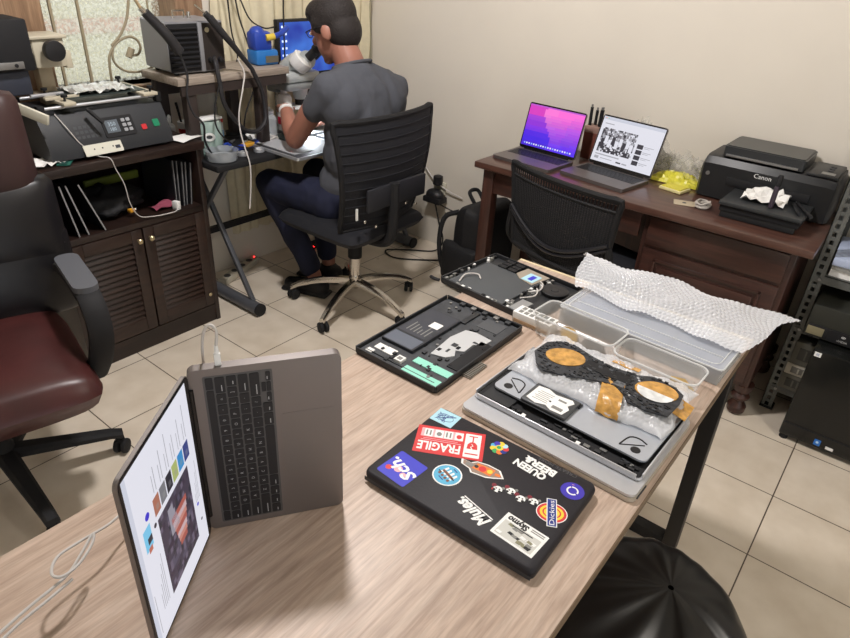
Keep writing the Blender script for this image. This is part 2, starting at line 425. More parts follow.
# things on the open shelf
bk = mat('cover_white', (140, 140, 140), .6); bd = mat('cover_black', (28, 28, 32), .5)
fold = [(.925, .035, 'thin black board with pale edge leaning leftmost in the open cabinet shelf'), (.945, .05, 'thin black board with pale edge leaning second from left in the open cabinet shelf'), (.985, .075, 'thin black board with pale edge leaning third from left in the open cabinet shelf')]
for i, (x, dx, lb) in enumerate(fold):
    t = thing('board', lb, 'board', (x+dx, 2.345, .571), 0, 'boards leaning on the left of the cabinet shelf')
    g = G(); g.M = MX.Rotation(math.atan2(dx+.04, -.2)-PI if False else -math.atan2(dx*.9, .2), 4, 'Y')
    g.box(-.002, .002, .003, .26, .0, .205, bd); g.out('sheet', t)
    g = G(); g.M = MX.Rotation(-math.atan2(dx*.9, .2), 4, 'Y'); g.box(-.0025, .0025, 0, .003, 0, .205, bk); g.out('edge', t)
for i in range(5):
    x = 1.385+.017*i
    t = thing('folder', 'slim grey-edged folder, %s of the row on the cabinet shelf' % ['leftmost', 'second from left', 'middle one', 'fourth from left', 'rightmost'][i], 'folder', (x, 2.37+.006*(i % 2), .571), 0, 'folders standing on the cabinet shelf')
    g = G(); g.M = MX.Rotation(R(2+i), 4, 'Y'); g.box(-.005, .005, .002, .24, 0, .2-.006*i, bd); g.out('cover', t)
    g = G(); g.M = MX.Rotation(R(2+i), 4, 'Y'); g.box(-.0012, .0012, 0, .002, 0, .2-.006*i, mat('paper_edge', (120, 120, 122), .7)); g.out('paper_edge', t)
def lump(name, label, cat, c, r, m, seed, amp=.25, seg=28, rows=18, group=None, flat=True):
    rnd = random.Random(seed); ph = [rnd.uniform(0, 6) for _ in range(9)]
    g = G(); rings = []
    for i in range(rows+1):
        t = -PI/2+PI*i/rows; q = max(math.cos(t), 1e-3); rr = []
        for k in range(seg):
            a = 2*PI*k/seg
            d = 1+amp*(.4*math.sin(2*a+ph[0]+2*t)+.3*math.sin(5*a+ph[1]-3*t)+.3*math.sin(9*a+ph[2]+6*t)+.25*math.sin(7*t+ph[3]))
            rr.append((r[0]*q*d*math.cos(a), r[1]*q*d*math.sin(a), max(r[2]*math.sin(t)*d, -r[2]*.8 if flat else -9)))
        rings.append(rr)
    g.ring(rings, m); o = g.out(name, None, 180); o.location = c
    return tag(o, label, cat, group)
bagm = mat('black_bag_fabric', (18, 18, 21), .7, bump=(60, .4))
lump('pouch', 'crumpled black fabric pouch lying inside the open cabinet shelf', 'pouch', (1.17, 2.53, .615), (.13, .12, .055), bagm, 3)
t = thing('cable_adaptor', 'yellow plug adaptor on the black pouch in the cabinet', 'adaptor', (1.20, 2.40, .60))
g = G(); g.cbox((0, 0, 0), (.022, .02, .013), mat('amber_plastic', (214, 150, 40), .5), (0, 0, .2), .002); g.out('body', t); g = G(); g.cyl((.01, 0, 0), (.02, .002, 0), .004, white, seg=8); g.out('plug', t)
g = G(); g.cbox((0, 0, 0), (.24, .02, .035), mat('olive_strip', (110, 122, 45), .6), (0, 0, .05), .006)
o = g.out('sleeve'); o.location = (1.25, 2.62, .665); tag(o, 'olive green flat sleeve lying over the pouch at the back of the cabinet shelf', 'sleeve')
g = G()
g.grid(8, 6, lambda u, v: (-.05+.1*u, -.03+.06*v, .006*math.sin(u*7+v*3)+.012*u), mat('pink_cloth', (150, 72, 92), .8), .002)
o = g.out('cloth'); o.location = (1.345, 2.41, .58); tag(o, 'small pink cleaning cloth by the folders in the cabinet', 'cloth')
g = G(); g.ball((0, 0, 0), .028, mat('tennis_yellow', (176, 196, 60), .9, bump=(150, .3))); g.tube([(.028*math.cos(a), .028*math.sin(a)*.7, .02*math.sin(2*a)) for a in [2*PI*i/12 for i in range(12)]], .0015, white, 6, True, 2)
o = g.out('ball'); o.location = (1.474, 2.44, .601); tag(o, 'small yellow green ball at the right end of the cabinet shelf', 'ball')
t = thing('white_charger', 'white charger block with a thin cable in the cabinet shelf', 'charger', (1.375, 2.36, .571))
g = G(); g.cbox((0, 0, .018), (.02, .03, .036), white, (0, 0, .3), .003); g.out('block', t)
g = G(); g.M = MX.Translation((-1.375, -2.36, -.571)); g.tube([(1.375, 2.355, .59), (1.355, 2.33, .578), (1.31, 2.33, .576), (1.25, 2.335, .579), (1.19, 2.325, .60), (1.16, 2.318, .66), (1.15, 2.316, .74), (1.13, 2.318, .80), (1.115, 2.316, .845), (1.09, 2.35, .852), (1.045, 2.37, .90), (1.02, 2.385, .95), (1.0, 2.42, 1.0)], .0019, cordw); g.out('cord', t)

# ------------------------------------------------------------------ board rework station on the cabinet
rw = thing('rework_station', 'black circuit board preheating station with control panel on the walnut cabinet', 'rework station', (1.19, 2.54, .841))
RM = MX.Translation((-1.19, -2.54, -.841))
def RG():
    g = G(); g.M = RM; return g
cas = mat('graphite_casing', (38, 40, 44), .5); beige = mat('beige_metal', (188, 180, 160), .5, .1)
prof = [(2.362, .852), (2.37, .90), (2.415, .985), (2.425, .995), (2.68, .995), (2.69, .985), (2.69, .852)]
g = RG()
rings = [[(x, y, z) for y, z in prof] for x in (.935, 1.405)]
g.ring(rings, cas); g.out('casing', rw, 20)
for x in (.96, 1.38):
    for y in (2.39, 2.66):
        g = RG(); g.cyl((x, y, .842), (x, y, .854), .012, blackm); g.out('foot', rw)
# sloped front panel frame: origin on the slope
import mathutils
pz = V((0, .045, .085)).normalized(); px_ = V((1, 0, 0)); pn = px_.cross(pz)
PF = frame((1.175, 2.371, .893), px_, pz, pn)
def PG():
    g = G(); g.M = RM @ PF; return g
g = PG(); g.rrect(-.14, -.045, .012, .075, 0, .003, .004, mat('panel_slate', (62, 66, 72), .5)); 
for j in range(3):
    for i in range(5): g.box(-.132+.017*i, -.120+.017*i, .02+.018*j, .03+.018*j, .003, .0045, dgrey)
p = g.out('keypad_panel', rw)
g = PG(); g.rrect(-.03, .09, .008, .082, 0, .008, .005, blackm); c_ = g.out('controller', rw)
g = PG(); g.box(-.02, .03, .024, .07, .008, .009, mat('lcd_grey', (88, 96, 104), .3)); g.text('350', .014, mat('lcd_digits', (160, 178, 190), .5), MX.Translation((.005, .055, .0092))); g.text('180', .012, MATS['lcd_digits'], MX.Translation((.005, .036, .0092))); g.out('display', c_)
for j in range(3):
    for i in range(2):
        g = PG(); g.rrect(.044+.02*i, .058+.02*i, .022+.018*j, .034+.018*j, .008, .0105, .003, mat('button_grey', (150, 152, 156), .5)); g.out('button', c_)
g = PG(); g.rrect(.115, .135, .018, .038, 0, .008, .004, mat('switch_red', (190, 40, 48), .4)); g.out('red_switch', rw, label='red rocker switch')
g = PG(); g.rrect(.165, .19, .022, .05, 0, .008, .004, mat('switch_green', (20, 120, 84), .4)); g.out('green_switch', rw, label='green rocker switch')
g = PG(); g.rrect(-.127, .015, -.044, -.004, -.001, .004, .003, mat('plate_cream', (204, 202, 188), .5))
for i, c in enumerate((-.09, -.06, -.02)): g.disc(c, -.022, .003, .004, .0045, dgrey, seg=8)
g.box(-.012, .006, -.032, -.02, .004, .0045, dgrey)
g.out('name_plate', rw, label='cream metal plate on the lower front')
g = RG(); g.cyl((.96, 2.43, 1.018), (1.41, 2.43, 1.018), .006, silver); g.cyl((.96, 2.62, 1.022), (1.41, 2.62, 1.022), .006, silver); g.out('guide_rods', rw)
for x, y in ((.96, 2.43), (1.40, 2.43), (.96, 2.62), (1.40, 2.62)):
    g = RG(); g.box(x-.012, x+.012, y-.012, y+.012, .995, 1.03, blackm, .003); g.out('rod_mount', rw)
g = RG(); g.box(1.33, 1.39, 2.40, 2.66, 1.024, 1.036, beige, .003)
for i in range(5): g.cyl((1.36, 2.43+.05*i, 1.03), (1.36, 2.43+.05*i, 1.0375), .008, blackm, seg=10)
k = g.out('board_clamp', rw)
for y in (2.42, 2.65):
    g = RG(); g.lathe([(.004, 0), (.004, .012), (.011, .014), (.011, .022)], (1.37, y, 1.036), blackm, 12); g.out('clamp_screw', k)
g = RG(); g.box(1.03, 1.075, 2.40, 2.66, 1.024, 1.036, beige, .003); g.box(1.0, 1.12, 2.465, 2.485, 1.036, 1.046, beige, .002); g.box(.985, 1.10, 2.54, 2.555, 1.036, 1.046, silver, .002); k = g.out('board_clamp', rw)
for y in (2.43, 2.58):
    g = RG(); g.lathe([(.004, 0), (.004, .012), (.011, .014), (.011, .022)], (1.05, y, 1.036), blackm, 12); g.out('clamp_screw', k)
g = RG(); g.bar((.945, 2.345, 1.0), (.86, 2.52, 1.055), .012, .034, mat('cream_bar', (205, 202, 186), .5), .002); g.out('side_bar', rw, label='cream side bar')
g = RG(); g.bar((.90, 2.50, 1.06), (1.0, 2.60, 1.10), .012, .012, silver, .002); g.out('side_bar', rw)
g = RG()
g.tube([(1.10, 2.385, 1.01), (1.115, 2.36, .985), (1.13, 2.345, .965)], .007, blackm); g.out('lever', rw)
# vertical column, focus block and knob
g = RG(); g.box(1.055, 1.105, 2.60, 2.65, .99, 1.22, mat('column_tan', (166, 152, 128), .5, .2), .003); g.out('column', rw)
g = RG(); g.box(1.03, 1.14, 2.545, 2.66, 1.13, 1.225, beige, .006); g.box(1.02, 1.15, 2.535, 2.665, 1.225, 1.236, beige, .003); g.box(1.14, 1.165, 2.56, 2.65, 1.12, 1.18, beige, .004); b_ = g.out('focus_block', rw)
g = RG(); g.lathe([(.009, 0), (.009, .02), (.034, .022), (.036, .034), (.034, .05), (.02, .053)], (1.085, 2.546, 1.19), black, 24, (0, -1, 0)); g.out('knob', b_)
# black heater head
g = RG(); g.box(.80, .995, 2.46, 2.62, 1.14, 1.30, blackm, .006); g.box(.985, 1.03, 2.55, 2.60, 1.18, 1.21, beige); h_ = g.out('heater_head', rw)
g = RG(); g.box(.82, .975, 2.48, 2.60, 1.06, 1.14, mat('gunmetal', (58, 62, 74), .45, .3), .006); g.out('heater_nozzle', h_)
g = RG(); g.box(0.802, .852, 2.456, 2.461, 1.235, 1.275, mat('sticker_blue', (70, 120, 190), .5)); g.box(.802, .852, 2.455, 2.4605, 1.235, 1.249, mat('sticker_cream', (226, 220, 170), .5)); g.box(.802, .852, 2.4545, 2.4605, 1.249, 1.256, white); g.out('label', h_, label='blue and yellow sticker')
g = RG(); g.box(.845, .955, 2.452, 2.461, 1.15, 1.172, steel, .001)
for x in (.87, .93): g.cyl((x, 2.453, 1.161), (x, 2.449, 1.161), .006, blackm, seg=10)
g.out('screw_plate', h_)
# circuit board being heated, with crumpled foil
t = thing('circuit_board', 'silvery circuit board clamped on the preheating station under foil', 'circuit board', (1.22, 2.54, 1.037))
g = G(); g.box(-.15, .15, -.09, .09, 0, .002, mat('board_dark', (50, 58, 56), .5)); g.out('board', t)
rnd = random.Random(5); hh = [[rnd.uniform(.004, .02) for _ in range(17)] for _ in range(13)]
g = G(); g.grid(16, 12, lambda u, v: (-.11+.22*u, -.08+.16*v, hh[round(v*12)][round(u*16)]), mat('foil', (215, 215, 212), .35, .6)); g.out('foil', t, 10)

g = G(); rnd = random.Random(9); h2 = [[rnd.uniform(.003, .018) for _ in range(9)] for _ in range(7)]
g.grid(8, 6, lambda u, v: (-.05+.10*u+.015*v, -.045+.09*v, h2[round(v*6)][round(u*8)]), paper, .001)
o = g.out('crumpled_tissue', None, 10); o.location = (.925, 2.40, .8425); tag(o, 'crumpled white tissue on the left end of the walnut cabinet', 'tissue')
g = G(); g.box(-.06, .06, -.022, .022, 0, .006, mat('teal_plastic', (40, 96, 84), .4), .002); g.box(-.06, .02, -.012, .012, .006, .008, mat('teal_dark', (24, 66, 60), .4))
o = g.out('spatula'); o.location = (1.0, 2.35, .842); o.rotation_euler = (0, 0, R(55)); o.location = (.992, 2.39, .842); tag(o, 'teal plastic scraper beside the tissue on the cabinet', 'scraper')

# ------------------------------------------------------------------ brown executive chair
lea = mat('burgundy_leather', (66, 33, 32), .36, noise=(6, .15), bump=(9, .35)); leb = mat('black_leather', (22, 21, 24), .36, bump=(9, .45)); led = mat('dark_brown_leather', (52, 34, 33), .45, noise=(6, .12), bump=(9, .3))
ch = thing('executive_chair', 'burgundy and black leather executive chair with padded arms in front of the cabinet', 'chair', (.415, 1.93, 0), R(-13))
EM = MX.Identity(4)
def pad(g, sx, sy, sz, m, c, rot=(0,0,0), e=5., nx=26, ny=26, puff=.12):
    """puffed cushion"""
    M = MX.Translation(V(c)) @ Euler(rot).to_matrix().to_4x4()
    for s in (1, -1):
        def fn(u, v):
            a, b = u*2-1, v*2-1
            ed = (1-abs(a)**e)*(1-abs(b)**e)
            z = s*sz/2*(max(ed, 0)**.35)*(1+puff*(1-a*a)*(1-b*b))
            k = 1
            if abs(a) > .8 and abs(b) > .8: k = 1-.05*((abs(a)-.8)/.2)*((abs(b)-.8)/.2)
            return M @ V((a*sx/2*k*s, b*sy/2*k, z))
        g.grid(nx, ny, fn, m)
g = G(); pad(g, .56, .54, .15, lea, (0, -.05, .435)); g.out('seat', ch, 60)
g = G(); pad(g, .66, .30, .13, leb, (.03, .235, .60), (R(90-9), 0, 0), puff=.3); bl = g.out('backrest', ch, 60, label='black puffed lower backrest')
g = G(); pad(g, .65, .30, .13, leb, (.03, .255, .755), (R(90-9), 0, 0), puff=.3); g.out('backrest', ch, 60, label='black puffed middle backrest')
for z in (.672, .690):
    g = G(); g.tube([(-.28, .215, z), (-.13, .180, z-.004), (.03, .172, z-.006), (.18, .180, z-.004), (.34, .215, z)], .0025, mat('pale_stitching', (140, 136, 132), .7), 6); g.out('stitching', bl)
g = G(); pad(g, .585, .33, .14, led, (.03, .30, .985), (R(90-11), 0, 0), puff=.25); g.out('headrest', ch, 60, label='dark burgundy upper backrest')
g = G(); g.box(-.03, .03, .27, .295, .34, .80, blackm, .006); g.box(-.03, .03, .0, .28, .32, .35, blackm, .005); g.out('back_bracket', ch)
for s in (1, -1):
    g = G()
    x = s*.315
    path = [(x, .16, .635), (x, .06, .66), (x, -.08, .665), (x, -.17, .65), (x, -.205, .58), (x-s*.01, -.19, .49), (x-s*.03, -.14, .40)]
    P = catmull(path, 5); 
    rings = []
    for i, p in enumerate(P):
        d = (P[min(i+1, len(P)-1)]-P[max(i-1, 0)]).normalized(); n_ = d.cross(V((1, 0, 0))).normalized()
        rings.append([p+V((a*.032, 0, 0))+n_*b*.02 for a, b in ((-1, -.6), (-.6, -1), (.6, -1), (1, -.6), (1, .6), (.6, 1), (-.6, 1), (-1, .6))])
    g.ring(rings, blackm); ar = g.out('armrest', ch, 50)
    g = G(); g.rrect(x-.034, x+.034, -.16, .11, .676, .694, .03, mat('armrest_grey', (88, 90, 96), .5)); g.out('arm_pad', ar)
def caster(parent, p, a, m=blackm):
    g = G(); c, s = math.cos(a), math.sin(a)
    for q in (-.013, .013):
        o_ = V((p[0]-s*q, p[1]+c*q, .027)); d = V((-s, c, 0))
        g.lathe([(.018, -.009), (.025, -.007), (.027, 0), (.025, .007), (.018, .009)], o_, m, 18, d)
    g.cyl((p[0], p[1], .027), (p[0], p[1], .075), .008, m, seg=10)
    g.box(-.012, .012, -.01, .01, .045, .06, m, .003, MX.Translation((p[0], p[1], 0)) @ MX.Rotation(a, 4, 'Z'))
    return g.out('caster', parent)
def starbase(root, rad, a0, m, w=.026, z0=.12, z1=.075, cm=blackm, hub=.035, curve=.0):
    g = G(); g.lathe([(hub*.7, z0-.035), (hub, z0-.02), (hub, z0+.03), (hub*.75, z0+.045)], (0, 0, 0), m, 20); hb = g.out('base_hub', root)
    for i in range(5):
        a = R(a0+72*i); d = V((math.cos(a), math.sin(a), 0)); n_ = V((-math.sin(a), math.cos(a), 0))
        g = G(); rings = []
        for k in range(9):
            t = k/8; r_ = .02+(rad-.02)*t; z = z0+(z1-z0)*t+curve*math.sin(t*PI); ww = w*(1-.35*t); hh_ = .02*(1-.35*t)
            if k == 8: z -= .006
            c = d*r_+V((0, 0, z))
            rings.append([c+n_*ww*u+V((0, 0, hh_*v)) for u, v in ((-1, -.7), (1, -.7), (1, .3), (.6, .9), (-.6, .9), (-1, .3))])
        g.ring(rings, m); lg = g.out('base_leg', root, 40)
        caster(lg, d*(rad-.012), a+1.0, cm)
starbase(ch, .34, -8, blackm, .03, .13, .085)
g = G(); g.cyl((0, 0, .15), (0, 0, .33), .028, blackm); g.box(-.1, .1, -.12, .12, .33, .365, blackm, .01); g.out('gas_column', ch)
# ------------------------------------------------------------------ work desk against the window wall
desk = thing('work_desk', 'black topped work desk with scissor legs in the corner under the curtain', 'desk', (2.2, 2.5, 0))
DM = MX.Translation((-2.2, -2.5, 0))
def DG():
    g = G(); g.M = DM; return g
g = DG(); g.box(1.53, 2.93, 2.27, 2.675, .712, WD, blackm, .005); g.out('desk_top', desk)
legm = mat('grey_steel_tube', (96, 98, 104), .4, .4)
for x in (1.645, 2.80):
    g = DG(); g.tube([(x, 2.22, .032), (x, 2.70, .032)], .03, legm, 16, smooth=0); ft = g.out('foot_beam', desk)
    g = DG(); g.cyl((x, 2.212, .032), (x, 2.222, .032), .032, blackm); g.out('end_cap', ft)
    g = DG(); g.bar((x+.012, 2.28, .05), (x+.012, 2.68, .715), .022, .022, legm, .004); g.out('scissor_leg', desk)
    g = DG(); g.bar((x-.015, 2.34, .712), (x-.015, 2.68, .30), .022, .022, legm, .004); g.out('scissor_leg', desk)
g = DG(); g.box(1.66, 2.80, 2.60, 2.62, .30, .33, blackm); g.out('cross_rail', desk)
ps = thing('power_strip', 'long white power strip on the floor under the work desk', 'power strip', (1.86, 2.66, 0), R(20))
g = G(); g.box(-.16, .16, -.025, .025, 0, .035, mat('aged_white', (190, 184, 168), .5), .005); g.out('housing', ps)
for i in range(4):
    g = G(); g.disc(-.11+.07*i, 0, .018, .035, .0365, dgrey); g.out('socket', ps)
g = G(); g.ball((.15, 0, .036), .004, mat('red_light', (255, 40, 40), .4, emis=6)); g.out('indicator', ps)
t = thing('power_adaptor', 'small black adaptor with a glowing red light on the floor behind the desk', 'adaptor', (2.37, 2.64, 0))
g = G(); g.box(-.05, .05, -.03, .03, 0, .03, blackm, .006); g.out('housing', t); g = G(); g.ball((-.02, -.03, .02), .006, MATS['red_light']); g.out('indicator', t)

# ------------------------------------------------------------------ riser shelf
rs = thing('monitor_riser', 'grey wooden riser shelf standing on the work desk beside the cabinet', 'riser shelf', (1.78, 2.53, WD))
g = G(); g.M = MX.Translation((-1.78, -2.53, -WD)); g.box(1.475, 2.045, 2.39, 2.655, 1.045, 1.075, wood('riser_board', (128, 116, 106), (150, 138, 126), (168, 156, 143), 'X', .5), .003); g.out('shelf_board', rs)
dkl = mat('dark_leg', (52, 43, 40), .6)
for x, y in ((1.535, 2.42), (1.895, 2.42), (1.535, 2.63), (1.895, 2.63)):
    g = G(); g.M = MX.Translation((-1.78, -2.53, -WD)); g.box(x-.025, x+.025, y-.02, y+.02, WD, 1.045, dkl, .003); g.out('leg', rs)
g = G(); g.M = MX.Translation((-1.78, -2.53, -WD)); g.box(1.56, 1.87, 2.625, 2.635, .97, 1.045, dkl); g.box(1.49, 2.03, 2.395, 2.41, 1.005, 1.045, dkl); g.out('apron', rs)

# hot air station on the riser
psu = thing('hot_air_station', 'grey metal hot air station with black louvred front on the riser shelf', 'soldering station', (1.615, 2.53, 1.076), R(-3))
g = G(); pr = [(-.105, 0), (-.125, .01), (-.125, .185), (-.12, .19), (.12, .19), (.125, .185), (.125, .01), (.105, 0)]
gm_ = mat('grey_enamel', (138, 138, 142), .45, .2)
g.ring([[(x, y, z+.008) for x, z in pr] for y in (-.09, .10)], gm_); g.out('housing', psu)
g = G(); g.box(-.122, .01, -.093, -.09, .012, .19, blackm)
for i in range(9): g.cbox((-.056, -.096, .03+.018*i), (.125, .01, .004), black, (R(30), 0, 0))
g.out('vent_grille', psu)
g = G(); g.box(.012, .03, -.096, -.089, .008, .195, gm_, .002); g.out('trim', psu)
g = G(); g.box(.03, .122, -.095, -.09, .012, .19, mat('brown_black_panel', (42, 36, 34), .5))
g.out('control_panel', psu)
for i, (x, z) in enumerate(((.055, .05), (.1, .05))):
    g = G(); g.lathe([(.012, 0), (.011, .014), (.006, .015)], (x, -.095, z), black, 16, (0, -1, 0)); g.out('dial', psu)
g = G(); g.lathe([(.009, 0), (.01, .003), (.004, .004)], (.05, -.095, .165), mat('cream_button', (190, 180, 150), .5), 14, (0, -1, 0)); g.out('button', psu)
for x in (-.09, .09):
    for y in (-.07, .08):
        g = G(); g.cyl((x, y, 0), (x, y, .01), .01, blackm, seg=10); g.out('foot', psu)
g = G(); g.tube([(-.02, .03, .197), (-.02, .03, .225), (.03, .03, .225), (.03, .03, .197)], .004, chrome, 8, smooth=0); g.cyl((.045, .02, .197), (.045, .02, .222), .008, chrome); g.out('handle', psu)

hd = mat('hose_black', (34, 33, 36), .5)
t = thing('hot_air_gun', 'black hot air handle leaning across the left of the grey station', 'hot air gun', (1.45, 2.39, 1.24))
LM = MX.Translation((-1.45, -2.39, -1.24))
g = G(); g.M = LM; g.tube([(1.385, 2.40, 1.315), (1.42, 2.392, 1.275), (1.455, 2.38, 1.23), (1.49, 2.375, 1.175)], .017, hd, 14, r2=.021); g.out('grip', t)
g = G(); g.M = LM; g.cyl((1.37, 2.403, 1.33), (1.388, 2.399, 1.31), .010, chrome); g.tube([(1.34, 2.41, 1.43), (1.355, 2.41, 1.37), (1.372, 2.403, 1.33)], .006, mat('tan_hose', (150, 130, 98), .6)); g.out('nozzle', t)
g = G(); g.M = LM; g.tube([(1.49, 2.375, 1.175), (1.505, 2.365, 1.09), (1.49, 2.36, 1.02), (1.50, 2.35, .95), (1.535, 2.34, .90), (1.56, 2.38, .82), (1.60, 2.40, .752)], .0045, hd); g.out('hose', t)
t = thing('soldering_handle', 'long black tapered handle with thick looping hose leaning over the riser shelf', 'soldering handle', (1.72, 2.37, 1.2))
LM = MX.Translation((-1.72, -2.37, -1.2))
g = G(); g.M = LM; g.cyl((1.60, 2.405, 1.335), (1.645, 2.395, 1.30), .004, chrome, seg=10); g.cyl((1.635, 2.395, 1.305), (1.665, 2.387, 1.275), .013, hd); g.out('tip', t)
g = G(); g.M = LM; g.tube([(1.65, 2.388, 1.29), (1.70, 2.372, 1.225), (1.75, 2.365, 1.165), (1.81, 2.355, 1.09)], .016, hd, 14, r2=.009); g.out('grip', t)
g = G(); g.M = LM; g.tube([(1.81, 2.355, 1.09), (1.85, 2.35, 1.0), (1.86, 2.35, .93), (1.85, 2.34, .87), (1.80, 2.335, .835), (1.74, 2.335, .845), (1.685, 2.335, .90), (1.645, 2.34, .97), (1.64, 2.35, 1.05), (1.645, 2.37, 1.12), (1.66, 2.40, 1.14)], .0095, hd, 10); g.out('hose', t)
g = G(); g.tube([(1.745, 2.36, 1.135), (1.765, 2.35, 1.08), (1.74, 2.335, 1.02), (1.70, 2.32, .93), (1.69, 2.31, .86), (1.685, 2.28, .79), (1.685, 2.255, .72), (1.675, 2.25, .62), (1.66, 2.25, .53)], .003, cordw)
tag(g.out('hanging_cable'), 'pale cable hanging from the riser shelf down in front of the desk edge', 'cable')

# blue desoldering tool stand
bl = mat('tool_blue', (38, 66, 160), .4); bl2 = mat('tool_blue_pale', (40, 110, 180), .4); yel = mat('tool_yellow', (205, 180, 70), .45)
t = thing('blue_soldering_tool', 'blue soldering tool stand with yellow nozzle at the right end of the riser shelf', 'soldering tool', (1.985, 2.50, 1.076), R(-8))
g = G(); g.box(-.055, .06, -.045, .045, 0, .065, bl2, .012); g.out('stand', t)
g = G(); g.box(-.055, .035, -.04, .04, .06, .14, bl, .016); g.ball((-.02, 0, .13), (.035, .035, .03), bl); g.out('holder', t)
g = G(); g.cyl((.0, -.042, .115), (.04, -.046, .12), .014, yel); g.out('nozzle', t, label='yellow nozzle')
g = G(); g.tube([(.04, -.045, .12), (.08, -.04, .13), (.125, -.02, .15)], .012, bl, 10); g.out('grip', t)
g = G(); g.box(-.01, .055, -.048, -.044, .012, .04, mat('badge_bronze', (96, 92, 80), .5)); g.out('badge', t)

# monitor
t = thing('monitor', 'black monitor with bright blue desktop behind the microscope', 'monitor', (2.36, 2.605, WD))
g = G(); g.box(-.20, .20, -.01, .02, .24, .505, black, .006); g.out('housing', t)
scm = bpy.data.materials.new('blue_desktop'); scm.use_nodes = True; nt = scm.node_tree; b = nt.nodes['Principled BSDF']
tc = nt.nodes.new('ShaderNodeTexCoord'); nz = nt.nodes.new('ShaderNodeTexNoise'); nz.inputs['Scale'].default_value = 6; nt.links.new(tc.outputs['Object'], nz.inputs['Vector'])
rp = nt.nodes.new('ShaderNodeValToRGB'); rp.color_ramp.elements[0].position = .35; rp.color_ramp.elements[0].color = lin((22, 40, 150)); rp.color_ramp.elements[1].position = .72; rp.color_ramp.elements[1].color = lin((70, 130, 225)); nt.links.new(nz.outputs['Fac'], rp.inputs[0])
b.inputs['Base Color'].default_value = (0, 0, 0, 1); nt.links.new(rp.outputs[0], b.inputs['Emission Color']); b.inputs['Emission Strength'].default_value = 1.0
g = G(); g.box(-.187, .187, -.0115, -.0098, .255, .492, scm)
ic = mat('icon_glow', (190, 205, 240), .5, emis=.9)
for i in range(7):
    for j in range(2 if i < 5 else 1): g.box(-.178+.022*j, -.168+.022*j, -.0122, -.0114, .468-.032*i, .478-.032*i, ic)
g.out('screen', t)
g = G(); g.box(-.03, .03, .0, .02, .02, .26, black, .004); g.box(-.11, .11, -.07, .06, 0, .015, black, .005); g.out('stand', t)
for nm, pts, lb in (('cable', [(1.90, 2.62, 1.45), (1.915, 2.625, 1.33), (1.925, 2.63, 1.2), (1.93, 2.61, 1.09), (1.93, 2.69, 1.0), (1.93, 2.69, .80), (1.95, 2.70, .75)], 'thin dark cable hanging down the curtain left of the blue soldering tool'),
                    ('cable', [(1.92, 2.62, 1.47), (1.98, 2.62, 1.33), (2.01, 2.60, 1.25), (2.07, 2.585, 1.215), (2.13, 2.60, 1.212), (2.17, 2.622, 1.212)], 'dark cable curving across the curtain to the corner of the monitor'),
                    ('cable', [(2.215, 2.59, 1.46), (2.2, 2.592, 1.3), (2.195, 2.59, 1.19), (2.19, 2.59, 1.05), (2.2, 2.62, .8), (2.21, 2.66, .745)], 'thin dark cable hanging straight over the left edge of the monitor'),
                    ('cable', [(1.95, 2.62, 1.47), (1.955, 2.625, 1.35), (1.975, 2.63, 1.25), (1.985, 2.62, 1.2), (1.99, 2.59, 1.12)], 'thin black cable dropping into the blue soldering tool'),
                    ('cable', [(2.86, 2.62, 1.46), (2.845, 2.63, 1.36), (2.85, 2.64, 1.27), (2.865, 2.645, 1.1), (2.87, 2.64, .75)], 'thin grey cable hanging at the right end of the curtain by the corner'),
                    ('cable', [(1.80, 2.345, 1.0), (1.76, 2.36, .9), (1.78, 2.40, .80), (1.86, 2.43, .76), (1.92, 2.5, .752), (1.84, 2.58, .752), (1.74, 2.53, .755)], 'black cable sagging under the riser shelf onto the desk'),
                    ('cable', [(1.64, 2.345, 1.06), (1.60, 2.345, .95), (1.60, 2.34, .87), (1.66, 2.33, .80), (1.74, 2.33, .77), (1.80, 2.36, .752)], 'black cable looping from the riser shelf to the blue cutter')):
    g = G(); g.tube(pts, .0035 if 'grey' not in lb else .003, cordb if 'grey' not in lb else mat('grey_cord', (150, 145, 120), .6)); tag(g.out(nm), lb, 'cable', 'cables hanging around the work desk')

# ------------------------------------------------------------------ microscope
mw = mat('microscope_cream', (176, 180, 180), .35); mg = mat('microscope_grey', (140, 144, 146), .4, .3)
mc = thing('microscope', 'cream stereo microscope with black eyepieces in front of the monitor', 'microscope', (2.16, 2.47, WD))
LM = MX.Translation((-2.16, -2.47, -WD))
def MG():
    g = G(); g.M = LM; return g
g = MG(); g.rrect(2.06, 2.34, 2.36, 2.66, WD+.001, WD+.022, .02, mg); g.out('base', mc)
g = MG(); g.cyl((2.12, 2.58, WD+.02), (2.12, 2.58, 1.06), .014, chrome); g.out('post', mc)
g = MG(); g.box(2.085, 2.155, 2.54, 2.61, .93, 1.0, mg, .008); g.lathe([(.008, 0), (.008, .02), (.022, .022), (.022, .045), (.018, .048)], (2.12, 2.54, .975), black, 18, (-.6, -.8, 0)); fb = g.out('focus_arm', mc)
g = MG(); g.box(2.06, 2.30, 2.42, 2.56, .955, .985, mg, .01); g.box(2.06, 2.28, 2.43, 2.56, .985, 1.035, mw, .02); g.out('arm_body', mc)
g = MG(); rings = []
for y, z, w_, h_ in ((2.55, 1.03, .07, .05), (2.50, 1.06, .07, .05), (2.45, 1.075, .062, .045), (2.42, 1.09, .05, .04)):
    rings.append([(2.185+w_*math.cos(a), y+.3*h_*math.sin(a), z+h_*math.sin(a)) for a in [2*PI*k/16 for k in range(16)]])
g.ring(rings, mw); g.cyl((2.20, 2.50, .90), (2.20, 2.50, 1.02), .032, mw, r2=.05); g.cyl((2.20, 2.50, .87), (2.20, 2.50, .90), .026, black); g.out('optical_head', mc)
